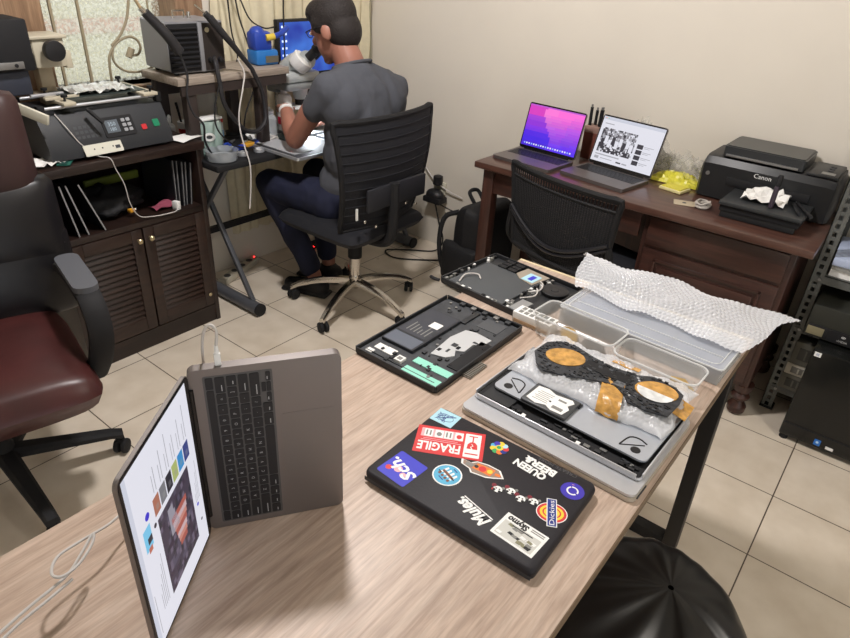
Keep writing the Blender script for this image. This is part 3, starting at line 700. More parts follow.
g = MG(); g.lathe([(.045, 0), (.05, .008), (.05, .05), (.043, .055)], (2.15, 2.46, 1.06), white, 24, (.35, -.62, .70)); g.out('prism_ring', mc, label='white ring around the binocular tube')
for dx, dy in ((0, 0), (.052, .02)):
    d = V((.35, -.55, .62)).normalized(); p0 = V((2.185+dx, 2.425+dy, 1.09))
    g = MG(); g.cyl(p0-d*.03, p0+d*.015, .018, mw); g.cyl(p0+d*.01, p0+d*.055, .021, black); g.lathe([(.021, .055), (.026, .06), (.026, .085), (.020, .09)], p0, blackm, 18, d); g.out('eyepiece', mc)
g = MG(); g.annulus(2.20, 2.50, .028, .048, .855, .872, white); g.out('ring_light', mc)
# bench lamp light of the ring light (shines down on the board)
rl = bpy.data.lights.new('ring_light_glow', 'SPOT'); rl.energy = 10; rl.shadow_soft_size = .03; rl.spot_size = R(120); rl.spot_blend = .5; rl.color = (.85, .93, 1)
ro = bpy.data.objects.new('ring_light_glow', rl); C.objects.link(ro); ro.location = (2.20, 2.45, .86); ro.rotation_euler = (R(-28), 0, 0)

# ------------------------------------------------------------------ small things on the work desk
t = thing('laptop_chassis', 'thin silver laptop chassis hanging over the desk edge under the man\'s elbow', 'laptop chassis', (1.985, 2.30, WD+.001))
g = G(); g.rrect(-.155, .155, -.19, .19, 0, .012, .012, silver); g.out('shell', t)
g = G(); g.rrect(-.147, .147, -.18, .18, .0121, .0135, .008, mat('chassis_inner', (52, 54, 58), .5)); g.box(-.13, -.02, -.14, .15, .0135, .016, mat('battery_pale', (172, 174, 178), .5)); g.box(.0, .13, .02, .16, .0135, .016, mat('board_green', (40, 62, 60), .5)); g.out('battery', t)
t = thing('laptop_display', 'bluish white laptop display lying under the microscope light beside the man', 'laptop lid', (2.30, 2.30, WD+.001), R(4))
g = G(); g.rrect(-.13, .13, -.15, .10, 0, .012, .012, mat('lid_pale', (205, 214, 226), .3)); g.out('shell', t)
g = G(); g.box(-.12, .12, -.008, .012, .012, .016, black); g.out('hinge_cover', t)

clr = mat('clear_plastic', (200, 220, 214), .12, alpha=.35); clrg = mat('clear_green_plastic', (186, 208, 200), .15, alpha=.42)
t = thing('plastic_bottle', 'small white dropper bottle beside the preheating station', 'bottle', (1.545, 2.62, WD+.001))
g = G(); g.lathe([(.024, 0), (.026, .004), (.026, .10), (.012, .115), (.012, .122)], (0, 0, 0), white); g.out('body', t); g = G(); g.lathe([(.014, .118), (.014, .14), (.004, .165), (.003, .17)], (0, 0, 0), paper); g.out('cap', t)
t = thing('tool_cup', 'red and white cup holding dark tools on the desk by the riser leg', 'cup', (1.615, 2.60, WD+.001))
g = G(); g.lathe([(.027, 0), (.033, .11), (.030, .11), (.025, .004)], (0, 0, 0), mat('cup_red', (196, 44, 48), .4)); g.out('cup', t)
g = G(); g.lathe([(.0331, .085), (.0336, .112), (.0300, .112)], (0, 0, 0), white); g.out('rim', t)
for a, b in ((-.02, .19), (.012, .16), (.026, .18)):
    x = thing('hand_tool', 'thin black handled tool standing in the red cup', 'tool', (1.615+a*.4, 2.60, WD+.006), 0, 'tools in the red cup'); g = G(); g.tube([(0, 0, 0), (a*.5, .004, b*.6), (a, .008, b)], .004, blackm, 8, r2=.006); g.out('handle', x)
t = thing('storage_jar', 'clear greenish plastic jar with white oval label in front of the riser leg', 'jar', (1.63, 2.46, WD+.001))
g = G(); g.lathe([(.058, 0), (.062, .006), (.064, .13), (.055, .145), (.053, .145), (.06, .13), (.059, .008)], (0, 0, 0), clrg, 28); g.out('jar', t)
g = G(); g.lathe([(.054, .008), (.058, .008), (.059, .055), (.01, .06)], (0, 0, 0), mat('teal_liquid', (110, 170, 152), .3, alpha=.6), 24); g.out('contents', t)
g = G(); g.disc(0, 0, .024, 0, .001, white, frame((-.0315, -.057, .085), (.876, -.48, 0), (0, 0, 1), (-.48, -.876, 0)), 20, .018); g.disc(0, 0, .013, .001, .0015, dgrey, frame((-.0315, -.057, .085), (.876, -.48, 0), (0, 0, 1), (-.48, -.876, 0)), 16, .008); g.out('label', t, label='white oval label with grey centre')
g = G(); g.box(-.06, .055, -.04, .03, .147, .158, white, .004); g.out('lid', t)
g = G(); g.grid(4, 4, lambda u, v: (-.065+.13*u, -.05+.10*v, .004+.004*math.sin(3*u+2*v)), paper, .001); o = g.out('paper_sheet'); o.location = (1.475, 2.40, .842); o.rotation_euler = (0, 0, R(18)); tag(o, 'white paper slip lying on the right end of the walnut cabinet', 'paper')
t = thing('tape_dish', 'clear plastic dish on the front left corner of the work desk', 'dish', (1.605, 2.335, WD+.001))
g = G(); g.lathe([(.045, 0), (.062, .004), (.07, .045), (.067, .045), (.058, .007), (.04, .006)], (0, 0, 0), mat('clear_grey_plastic', (170, 176, 182), .1, alpha=.5), 28); g.out('bowl', t); g = G(); g.lathe([(.05, .0075), (.05, .022), (.03, .022), (.03, .0075)], (0, 0, 0), mat('dish_silver', (176, 180, 184), .3, .4), 24); g.out('reel', t)
t = thing('blue_cutter', 'blue and yellow cutter knife lying on the work desk under the hanging hose', 'cutter', (1.79, 2.42, WD+.002), R(12))
g = G(); g.box(-.02, .085, -.014, .014, 0, .02, bl, .005); g.out('body', t); g = G(); g.box(-.075, -.0, -.013, .013, .001, .019, mat('cutter_blue_dark', (40, 70, 190), .4), .004); g.out('grip', t)
g = G(); g.box(-.012, .05, -.015, .015, .004, .0215, mat('amber_yellow', (218, 160, 50), .45), .003); g.out('slider', t, label='yellow slider')
t = thing('blue_pliers', 'blue handled pliers lying behind the cutter on the desk', 'pliers', (1.77, 2.50, WD+.002), R(35))
for s in (1, -1):
    g = G(); g.tube([(-.01, 0, .012), (-.05, s*.014, .012), (-.11, s*.018, .012)], .007, bl, 10); g.out('handle', t)
g = G(); g.tube([(-.01, 0, .012), (.02, 0, .012), (.06, 0, .010)], .009, steel, 10, r2=.003); g.out('jaw', t)
t = thing('flux_box', 'white carton with pale blue stripe standing behind the pliers', 'carton', (1.76, 2.60, WD+.001), R(20))
g = G(); g.box(-.035, .035, -.025, .025, 0, .10, white, .002); g.out('carton', t); g = G(); g.box(-.036, .036, -.026, -.0252, .02, .05, mat('stripe_pale_blue', (150, 190, 220), .5)); g.box(-.036, .036, -.026, -.0252, .085, .10, mat('stripe_red', (200, 60, 60), .5)); g.out('stripe', t)
def coil(name, lb, cat, c, r, n, m, tr=.004, z=.004, sq=.8):
    g = G(); pts = []
    rnd = random.Random(len(lb))
    for i in range(n*8): a = i*2*PI/8; q = r*(1+rnd.uniform(-.12, .12)); pts.append((q*math.cos(a), sq*q*math.sin(a), z+.005*(i/8)*rnd.uniform(.6, 1.1)))
    g.tube(pts, tr, m, 7, smooth=3); o = g.out(name); o.location = c; return tag(o, lb, cat)
coil('cable_coil', 'white cable coil lying by the riser leg on the work desk', 'cable', (1.955, 2.44, WD+.002), .035, 4, cordw, z=.005)
coil('cable_coil', 'black cable coil behind the white one on the work desk', 'cable', (1.90, 2.63, WD+.002), .05, 3, cordb, z=.006)
t = thing('tape_roll', 'white tape roll lying flat on the desk near the riser leg', 'tape', (1.95, 2.55, WD+.001)); g = G(); g.annulus(0, 0, .022, .042, 0, .028, paper); g.out('roll', t); g = G(); g.annulus(0, 0, .019, .0225, 0, .028, mat('card_core', (170, 150, 120), .8)); g.out('core', t)
t = thing('cleaner_bottle', 'clear glass cleaner bottle with silver cap left of the microscope base', 'bottle', (2.01, 2.51, WD+.001)); g = G(); g.lathe([(.03, 0), (.034, .004), (.034, .09), (.02, .105), (.02, .11)], (0, 0, 0), mat('clear_glassy', (214, 220, 224), .06, alpha=.45)); g.out('body', t); g = G(); g.lathe([(.022, .106), (.022, .125), (.008, .128), (.006, .14)], (0, 0, 0), silver); g.out('cap', t)
t = thing('solvent_bottle', 'white solvent bottle with red and white band right behind the man\'s wrist', 'bottle', (2.10, 2.50, WD+.023)); g = G(); g.lathe([(.034, 0), (.036, .004), (.036, .15), (.028, .165), (.014, .17), (.014, .175)], (0, 0, 0), white); g.out('body', t); g = G(); g.lathe([(.0365, .03), (.0365, .065)], (0, 0, 0), mat('band_red', (206, 40, 70), .5)); g.out('band', t, label='red band'); g = G(); g.lathe([(.016, .172), (.016, .19), (.005, .20)], (0, 0, 0), white); g.out('cap', t)
for i, (x, y, a, lb) in enumerate(((1.985, 2.535, 10, 'nearer the riser leg'), (2.03, 2.64, -20, 'further back near the microscope post'))):
    g = G(); g.grid(5, 5, lambda u, v: (-.06+.12*u, -.045+.09*v, .003+.005*math.sin(4*u+a)+.004*math.cos(5*v)), paper, .001); o = g.out('paper_scrap'); o.location = (x-.02, y-.02, WD+.004); o.rotation_euler = (0, 0, R(a)); tag(o, 'white paper scrap on the work desk, '+lb, 'paper', 'paper scraps on the work desk')

# small things on the wall by the window desk
t = thing('wall_plug', 'black plug adaptor in the wall socket behind the desk chair', 'plug', (WX-.002, 2.15, .40))
g = G(); g.box(-.012, 0, -.045, .045, -.075, .0, mat('socket_white', (205, 200, 182), .5), .004); g.out('socket_plate', t)
g = G(); g.lathe([(.02, 0), (.028, .004), (.028, .05), (.02, .055)], (-.03, .0, -.015), black, 18); g.ball((-.05, .0, -.075), (.04, .062, .04), black, (0, 0, 0)); g.box(-.09, -.01, -.062, .062, -.115, -.08, black, .008); g.out('plug_body', t)
g = G(); g.M = MX.Translation((-WX+.002, -2.15, -.40)); g.tube([(2.90, 2.15, .29), (2.885, 2.10, .18), (2.87, 2.05, .08), (2.84, 2.08, .012), (2.75, 2.2, .006), (2.65, 2.3, .006), (2.6, 2.2, .006), (2.7, 2.05, .006), (2.82, 1.95, .006), (2.86, 2.0, .02)], .0045, cordb); g.out('cord', t)
g = G(); g.tube([(2.90, 2.12, .28), (2.93, 2.02, .25), (2.935, 1.9, .27), (2.935, 1.78, .30), (2.935, 1.66, .29), (2.93, 1.58, .27)], .004, cordb); tag(g.out('cable'), 'black cable running along the wall from the plug to the desk leg', 'cable')
g = G(); g.tube([(2.935, 2.36, .66), (2.93, 2.28, .50), (2.925, 2.2, .42), (2.925, 2.1, .37), (2.935, 1.98, .34)], .004, cordw); tag(g.out('cable'), 'white cable slanting down the wall behind the desk chair', 'cable')

for i, (x, y, lb) in enumerate(((1.80, 2.335, 'small silver parts tin on the desk edge, left of the laptop chassis'), (1.71, 2.335, 'small silver parts tin next to the plastic dish'))):
    t = thing('parts_tin', lb, 'tin', (x, y, WD+.001))
    g = G(); g.lathe([(.02, 0), (.024, .002), (.024, .016), (.022, .016), (.02, .004)], (0, 0, 0), silver, 20); g.out('tin', t)
    g = G(); g.lathe([(.012, .004), (.018, .004), (.015, .010), (.004, .012)], (0, 0, 0), white, 16); g.out('contents', t)
rnd = random.Random(77); h4 = [[rnd.uniform(.003, .03) for _ in range(8)] for _ in range(8)]
g = G(); g.grid(7, 7, lambda u, v: (-.045+.09*u+.01*math.sin(5*v), -.04+.08*v, h4[round(v*7)][round(u*7)]), paper, .001)
o = g.out('crumpled_tissue', None, 10); o.location = (1.93, 2.50, WD+.002); tag(o, 'crumpled white tissue on the work desk between the riser leg and the microscope', 'tissue')
t = thing('tweezers', 'steel tweezers lying on the work desk in front of the riser leg', 'tweezers', (1.90, 2.36, WD+.002), R(25))
for s_ in (1, -1):
    g = G(); g.tube([(-.05, 0, .004), (0, s_*.008, .004), (.06, s_*.001, .004)], .0028, steel, 6); g.out('arm', t)
# ------------------------------------------------------------------ man's office chair
oc = thing('office_chair', 'black mesh office chair with chrome star base under the seated man', 'chair', (2.05, 1.98, 0), R(0))
starbase(oc, .325, -20, chrome, .02, .13, .07, blackm, .03, .02)
g = G(); g.cyl((0, 0, .14), (0, 0, .27), .026, chrome, seg=20); g.cyl((0, 0, .26), (0, 0, .40), .034, blackm); g.out('gas_column', oc)
g = G(); g.box(-.11, .11, -.14, .14, .385, .42, blackm, .012); g.out('mechanism', oc)
sf = mat('black_seat_fabric', (23, 24, 30), .85, bump=(120, .3))
g = G(); pad(g, .52, .50, .085, sf, (0, .02, .46)); g.out('seat', oc, 60)
meshm = mat('black_chair_mesh', (26, 27, 33), .8, bump=(300, .6))
def backcurve(u, v, w0=.235, w1=.305, z0=.50, z1=.968, y0=-.20, y1=-.235, bow=.055):
    w = w0+(w1-w0)*v; x = (u*2-1)*w
    return V((x, y0+(y1-y0)*v+bow*(u*2-1)**2-.03*math.sin(v*PI), z0+(z1-z0)*v))
g = G(); g.grid(24, 20, lambda u, v: backcurve(u, v), meshm)
g.grid(24, 20, lambda u, v: backcurve(1-u, v)+V((0, .012, 0)), meshm)
for k in range(1, 12):
    g.tube([backcurve(i/8, k/12)+V((0, -.002, 0)) for i in range(9)], .0022, meshm, 5, smooth=2)
bk_ = g.out('backrest', oc, 60)
g = G(); per = [backcurve(i/10, 0) for i in range(11)]+[backcurve(1, i/8) for i in range(1, 9)]+[backcurve(1-i/10, 1) for i in range(1, 11)]+[backcurve(0, 1-i/8) for i in range(1, 8)]
g.tube([p+V((0, .006, 0)) for p in per], .013, blackm, 8, True, 2); g.out('back_frame', oc)
g = G(); g.tube([(-.03, .05, .40), (-.03, -.12, .395), (-.03, -.24, .43), (-.03, -.262, .55), (-.03, -.262, .70)], .024, blackm, 10); g.out('back_bracket', oc)
g = G(); g.box(-.19, .19, -.262, -.245, .60, .70, mat('lumbar_black', (33, 34, 40), .6), .008); g.out('lumbar_pad', oc)
for x, z in ((-.17, .53), (.17, .53), (-.1, .49), (.1, .55)):
    g = G(); g.ball((x, -.225, z+.02), (.008, .005, .008), chrome, seg=8, rows=6); g.out('screw', oc)
g = G(); g.box(-.245, -.235, -.245, -.24, .58, .63, white); g.out('tag', bk_, label='small white tag')

# ------------------------------------------------------------------ seated man
skin = mat('tan_skin', (152, 104, 88), .5, noise=(9, .05)); shirt = mat('grey_cotton', (74, 76, 83), .9, noise=(4, .06), bump=(16, 1.0)); jeans = mat('navy_denim', (22, 26, 48), .85, noise=(10, .15)); hairm = mat('dark_hair', (34, 28, 27), .7, bump=(160, .9)); shoe = mat('black_shoe', (20, 20, 22), .6)
man = thing('person', 'person in grey t-shirt and dark jeans bent over the microscope', 'person', (2.05, 2.0, 0))
PM = MX.Translation((-2.05, -2.0, 0))
def caps(g, p, q, r1, r2, m, seg=14):
    p, q = V(p), V(q); g.ball(p, r1, m, seg=seg, rows=8); g.ball(q, r2, m, seg=seg, rows=8); g.tube([p, q], r1, m, seg, smooth=0, r2=r2)
def chain(g, pts, m):
    for (p, r1), (q, r2) in zip(pts, pts[1:]): caps(g, p, q, r1, r2, m)
def ell(g, c, r, m, rot=(0,0,0)): g.ball(c, r, m, rot, 18, 12)
HD = V((2.075, 2.125, 1.262)); HR = Euler((R(-24), 0, R(14))).to_matrix().to_4x4()
HM = MX.Translation(HD) @ HR
def hp(x, y, z): return HM @ V((x, y, z))
def hell(g, c, r, m, rot=(0,0,0)):
    old = g.M; g.M = old @ HM; g.ball(c, r, m, rot, 20, 14); g.M = old
shL, shR = (1.915, 2.0, 1.045), (2.30, 1.985, 1.01)
elL, elR = (1.885, 2.185, .815), (2.37, 2.2, .81)
wrL, wrR = (1.975, 2.345, .905), (2.27, 2.38, .80)
g = G(); g.M = PM
# torso, neck, head
chain(g, [((2.045, 2.01, .56), .125), ((2.05, 1.98, .72), .115), ((2.07, 1.99, .90), .125), ((2.09, 2.01, 1.03), .10)], skin)
ell(g, (2.09, 2.0, 1.0), (.17, .10, .13), skin)
chain(g, [((2.092, 2.02, 1.06), .078), ((2.085, 2.05, 1.14), .064), ((2.08, 2.09, 1.21), .060)], skin)
hell(g, (0, 0, .02), (.080, .098, .105), skin); hell(g, (0, .035, -.05), (.062, .068, .075), skin)
hell(g, (0, .108, -.02), (.014, .02, .024), skin, (R(-20), 0, 0)); hell(g, (0, .085, -.075), (.028, .018, .010), skin); hell(g, (0, .075, -.105), (.03, .025, .022), skin)
for s in (1, -1):
    hell(g, (s*.083, -.005, -.015), (.012, .024, .034), skin, (R(10), 0, R(s*-18)))
    hell(g, (s*.033, .088, .012), (.02, .012, .012), skin)
# arms and hands
chain(g, [(shL, .06), ((1.895, 2.10, .93), .05), (elL, .043), ((1.925, 2.26, .855), .041), (wrL, .028)], skin)
chain(g, [(shR, .06), ((2.335, 2.1, .92), .05), (elR, .043), ((2.32, 2.3, .80), .041), (wrR, .028)], skin)
from mathutils import noise
def wrinkle(o, amp, sc=9.):
    me = o.data
    for v in me.vertices:
        c = v.co; p = V((c.x*sc, c.y*sc, c.z*sc*.45+c.x*3))
        r = 1-abs(noise.noise(p))*2.2; q = noise.noise(p*2.7)
        v.co = c+v.normal*amp*(r*.8+.35*q-.35)
def hand(g, w_, d, side, up, m, curl=.5):
    d = V(d).normalized(); up = V(up); sd = d.cross(up).normalized()*side; up = (sd.cross(d)*side).normalized()
    w_ = V(w_)
    for k in (-1.2, -.4, .4, 1.2): caps(g, w_+d*.012+sd*.012*k, w_+d*.082+sd*.017*k, .0125, .0115, m, 10)
    for k, L in ((-1.25, .058), (-.42, .072), (.42, .078), (1.25, .068)):
        p = w_+d*.085+sd*.018*k; a = 0; seg = (.46, .31, .25); r_ = .0092
        for t, q in enumerate(seg):
            a += curl*(.5+.35*t); n_ = p+(d*math.cos(a)-up*math.sin(a))*L*q
            caps(g, p, n_, r_, r_-.0008, m, 10); p = n_; r_ -= .0008
    p = w_+d*.02+sd*.02; q = p+d*.035+sd*.024-up*.012; q2 = q+d*.03+sd*.002-up*.012; caps(g, p, q, .0125, .011, m, 10); caps(g, q, q2, .0105, .009, m, 10)
hand(g, wrL, (.45, .75, -.05), 1, (0, .1, 1), skin, .55)
hand(g, wrR, (-.45, .8, -.1), -1, (0, 0, 1), skin, .55)
# legs
hipL, hipR = (1.955, 2.03, .545), (2.145, 2.03, .545); knL, knR = (1.90, 2.40, .555), (2.20, 2.40, .55); anL, anR = (1.985, 2.20, .10), (2.15, 2.27, .10)
for h_, k_, a_ in ((hipL, knL, anL), (hipR, knR, anR)):
    chain(g, [(h_, .085), (k_, .055), ((V(k_)*.45+V(a_)*.55).to_tuple(), .048), (a_, .036)], skin)
    a_ = V(a_); caps(g, a_+V((.01, -.03, -.055)), a_+V((-.05, .12, -.068)), .032, .024, skin)
remesh(g, 'body', man, .008, smooth=3)
# t-shirt: shell around torso and upper arms
g = G(); g.M = PM
chain(g, [((2.045, 2.0, .56), .142), ((2.05, 1.965, .70), .138), ((2.07, 1.975, .86), .150), ((2.085, 1.995, .99), .135)], shirt)
ell(g, (2.09, 1.99, .985), (.205, .125, .135), shirt); ell(g, (2.07, 1.975, .86), (.175, .13, .14), shirt); ell(g, (2.095, 2.0, 1.065), (.15, .095, .072), shirt)
ell(g, (2.05, 2.0, .64), (.16, .135, .12), shirt); ell(g, (2.205, 1.97, .97), (.125, .105, .13), shirt); ell(g, (1.985, 1.975, .98), (.115, .10, .12), shirt)
for s_, m_ in ((shL, (1.888, 2.09, .93)), (shR, (2.345, 2.095, .92))):
    m_ = (V(s_)*.35+V(m_)*.65).to_tuple(); chain(g, [(s_, .074), (m_, .064)], shirt); caps(g, (2.09, 2.0, 1.07), s_, .088, .070, shirt); caps(g, (2.09, 2.02, 1.10), (V(s_)*.75+V((2.09, 2.0, 1.06))*.25).to_tuple(), .055, .06, shirt)
ell(g, (2.065, 1.965, .76), (.178, .138, .17), shirt)
o = remesh(g, 'shirt', man, .009, smooth=4)
wrinkle(o, .012)
# cut the neck opening and the hem / cuffs open
bm = bmesh.new(); bm.from_mesh(o.data)
def cut(bm, co, no):
    r = bmesh.ops.bisect_plane(bm, geom=bm.verts[:]+bm.edges[:]+bm.faces[:], plane_co=co, plane_no=no, clear_outer=True, clear_inner=False)
cut(bm, V((0, 0, .49)), V((0, 0, -1)))
cut(bm, V((2.09-2.05, .04, 1.128)), V((.0, .35, 1)))
bm.to_mesh(o.data); bm.free()
sm_ = o.modifiers.new('thick', 'SOLIDIFY'); sm_.thickness = .004; sm_.offset = -1
g = G(); g.M = PM
cc = V((2.089, 2.035, 1.126)); g.tube([cc+V((.088*math.cos(a), .072*math.sin(a), -.35*.072*math.sin(a)+.002)) for a in [2*PI*k/20 for k in range(20)]], .007, mat('grey_collar', (76, 78, 84), .9), 8, True, 2); g.out('collar', man)
# jeans
g = G(); g.M = PM
for h_, k_, a_ in ((hipL, knL, anL), (hipR, knR, anR)):
    e_ = (V(k_)*.12+V(a_)*.88).to_tuple(); chain(g, [(h_, .105), (k_, .070), ((V(k_)*.45+V(a_)*.55).to_tuple(), .060), (e_, .055)], jeans)
ell(g, (2.05, 1.99, .575), (.172, .135, .10), jeans)
wrinkle(remesh(g, 'jeans', man, .010, smooth=3), .006, 11.)
for a_ in (anL, anR):
    a_ = V(a_); g = G(); g.M = PM
    caps(g, a_+V((.012, -.035, -.052)), a_+V((-.05, .13, -.064)), .042, .034, shoe); ell(g, a_+V((.0, 0, -.03)), (.045, .055, .035), shoe); g.box(-.0455, .0455, -.08, .18, 0, .018, shoe, .008, MX.Translation((a_.x, a_.y, .002)) @ MX.Rotation(R(18), 4, 'Z'))
    remesh(g, 'shoe', man, .006, smooth=2)
# hair
g = G(); g.M = PM
hell(g, (0, -.014, .045), (.092, .106, .092), hairm); hell(g, (0, -.040, -.02), (.084, .076, .086), hairm); hell(g, (0, .03, .080), (.078, .070, .050), hairm)
for s in (1, -1): hell(g, (s*.066, .012, .03), (.024, .05, .045), hairm)
remesh(g, 'hair', man, .007, smooth=2)
g = G(); g.M = PM @ HM
for s in (1, -1):
    g.ball((s*.033, .097, .012), (.012, .006, .007), white, seg=10, rows=8); g.ball((s*.033, .1015, .012), (.005, .003, .005), black, seg=8, rows=6)
g.out('eyes', man)
g = G(); g.M = PM @ HM
for s in (1, -1):
    g.tube([(s*.032+.020*math.cos(a), .106, .012+.014*math.sin(a)) for a in [2*PI*k/12 for k in range(12)]], .0018, black, 6, True, 2); g.tube([(s*.052, .106, .016), (s*.080, .085, .02), (s*.088, .02, .016), (s*.088, -.01, .005)], .002, black, 6)
g.tube([(-.011, .106, .016), (0, .11, .02), (.011, .106, .016)], .0018, black, 6); g.out('glasses', man)
g = G(); g.M = PM; d = (V(wrL)-V((1.925, 2.26, .855))).normalized(); g.lathe([(.031, -.008), (.034, -.006), (.034, .006), (.031, .008)], V(wrL)-d*.012, white, 18, d); g.out('wristband', man, label='white band round the left wrist')
# ------------------------------------------------------------------ printer desk on the right wall
mh = wood('mahogany', (44, 26, 22), (58, 34, 28), (74, 44, 36), 'Y', .38, coat=.2); mhz = wood('mahogany_upright', (44, 26, 21), (60, 35, 28), (76, 46, 36), 'Z', .42)
mtop = wood('mahogany_top', (62, 40, 34), (78, 52, 44), (96, 66, 56), 'Y', .3, coat=.25)
pdk = thing('printer_desk', 'reddish mahogany pedestal desk against the right wall holding the printer', 'desk', (2.66, .86, 0))
DM2 = MX.Translation((-2.66, -.86, 0))
def PG2():
    g = G(); g.M = DM2; return g
g = PG2(); g.box(2.39, 2.935, .165, 1.565, .73, DK, mtop, .006); g.out('desk_top', pdk)
g = PG2(); g.box(2.43, 2.445, .78, 1.50, .62, .73, mh, .002); g.box(2.43, 2.90, 1.505, 1.52, .64, .73, mh, .002); g.out('apron', pdk)
for x in (2.42, 2.87):
    g = PG2(); g.box(x, x+.055, 1.475, 1.53, 0, .73, mhz, .004); g.out('leg', pdk)
g = PG2(); g.box(2.90, 2.915, .76, 1.48, .15, .73, mhz); g.out('modesty_panel', pdk)
g = PG2(); g.box(2.44, 2.90, .215, .765, .14, .73, mhz, .004); p_ = g.out('pedestal', pdk)
g = PG2(); y0, y1 = .235, .745
g.box(2.428, 2.441, y0, y1, .60, .715, mh, .004); dr = g.out('drawer', pdk)
g = PG2(); g.box(2.43, 2.441, y0, y1, .16, .585, mh, .004)
g.box(2.420, 2.432, y0+.07, y1-.07, .22, .525, mh, .008)
for a, b, c, d in ((y0+.05, y1-.05, .195, .207), (y0+.05, y1-.05, .538, .55), (y0+.05, y0+.062, .195, .55), (y1-.062, y1-.05, .195, .55)): g.box(2.424, 2.434, a, b, c, d, mh, .003)
dd = g.out('door', pdk)
g = PG2(); g.lathe([(.006, 0), (.006, .012), (.013, .016), (.013, .024), (.006, .028)], (2.43, y1-.03, .4), brass, 14, (-1, 0, 0)); g.out('knob', dd)
for x in (2.475, 2.87):
    for y in (.235, .72):
        g = PG2(); g.lathe([(.022, 0), (.034, .012), (.036, .035), (.024, .055), (.022, .065), (.034, .075), (.036, .085), (.026, .10), (.036, .115), (.038, .142)], (x, y, 0), mhz, 22); g.out('turned_foot', pdk)

# --- chair at the printer desk
tk = thing('task_chair', 'black mesh task chair with slotted back pushed up to the mahogany desk', 'chair', (2.455, .955, 0), R(-104))
g = G(); pad(g, .44, .42, .07, sf, (0, .0, .45)); g.out('seat', tk, 60)
def tb(u, v, dy=0):
    x = (u*2-1)*(.235+.035*v); z = .51+.335*v
    return V((x, -.255-.02*v-.035*(1-(u*2-1)**2)+dy, z))
vs0 = .865; vs1 = .955
g = G()
g.grid(30, 3, lambda u, v: tb(u, vs1+(1-vs1)*v, -.006), blackm); g.grid(30, 3, lambda u, v: tb(1-u, vs1+(1-vs1)*v, .006), blackm); g.out('top_rail', tk, 60)
g = G()
for i in range(37):
    u = .02+.96*i/36; g.tube([tb(u, vs0), tb(u, vs1+.01)], .0036, blackm, 5, smooth=0)
g.out('slot_bars', tk)
g = G()
for i in range(46): u = .01+.98*i/45; g.tube([tb(u, .0), tb(u, .3), tb(u, .6), tb(u, vs0)], .0036, blackm, 5, smooth=0)
for j in range(40):
    v = .0+vs0*j/39; g.tube([tb(i/10, v) for i in range(11)], .0030, blackm, 5, smooth=0)
g.out('mesh', tk)
g = G(); per = [tb(i/10, 0) for i in range(11)]+[tb(1, i/8) for i in range(1, 9)]+[tb(1-i/10, 1) for i in range(1, 11)]+[tb(0, 1-i/8) for i in range(1, 8)]
g.tube(per, .011, blackm, 8, True, 2); g.tube([tb(i/12, vs0, 0) for i in range(13)], .006, blackm, 6, smooth=0); g.out('back_frame', tk)
gl_ = mat('satin_black', (36, 36, 40), .3)
g = G(); g.tube([tb(i/12, .48-.28*math.sin(PI*i/12), -.014) for i in range(13)], .008, gl_, 8); g.out('lumbar_bow', tk)
g = G(); g.tube([tb(i/12, .42-.28*math.sin(PI*i/12), -.014) for i in range(13)], .006, gl_, 8); g.out('lumbar_bow', tk)
for s in (1, -1):
    g = G(); g.tube([(s*.25, -.27, .66), (s*.275, -.24, .52), (s*.25, -.12, .42), (s*.16, 0, .405)], .014, blackm, 8); g.out('back_bracket', tk)
starbase(tk, .30, 20, blackm, .024, .12, .075)
g = G(); g.cyl((0, 0, .14), (0, 0, .38), .025, blackm); g.box(-.16, .16, -.12, .12, .375, .42, blackm, .01); g.out('gas_column', tk)

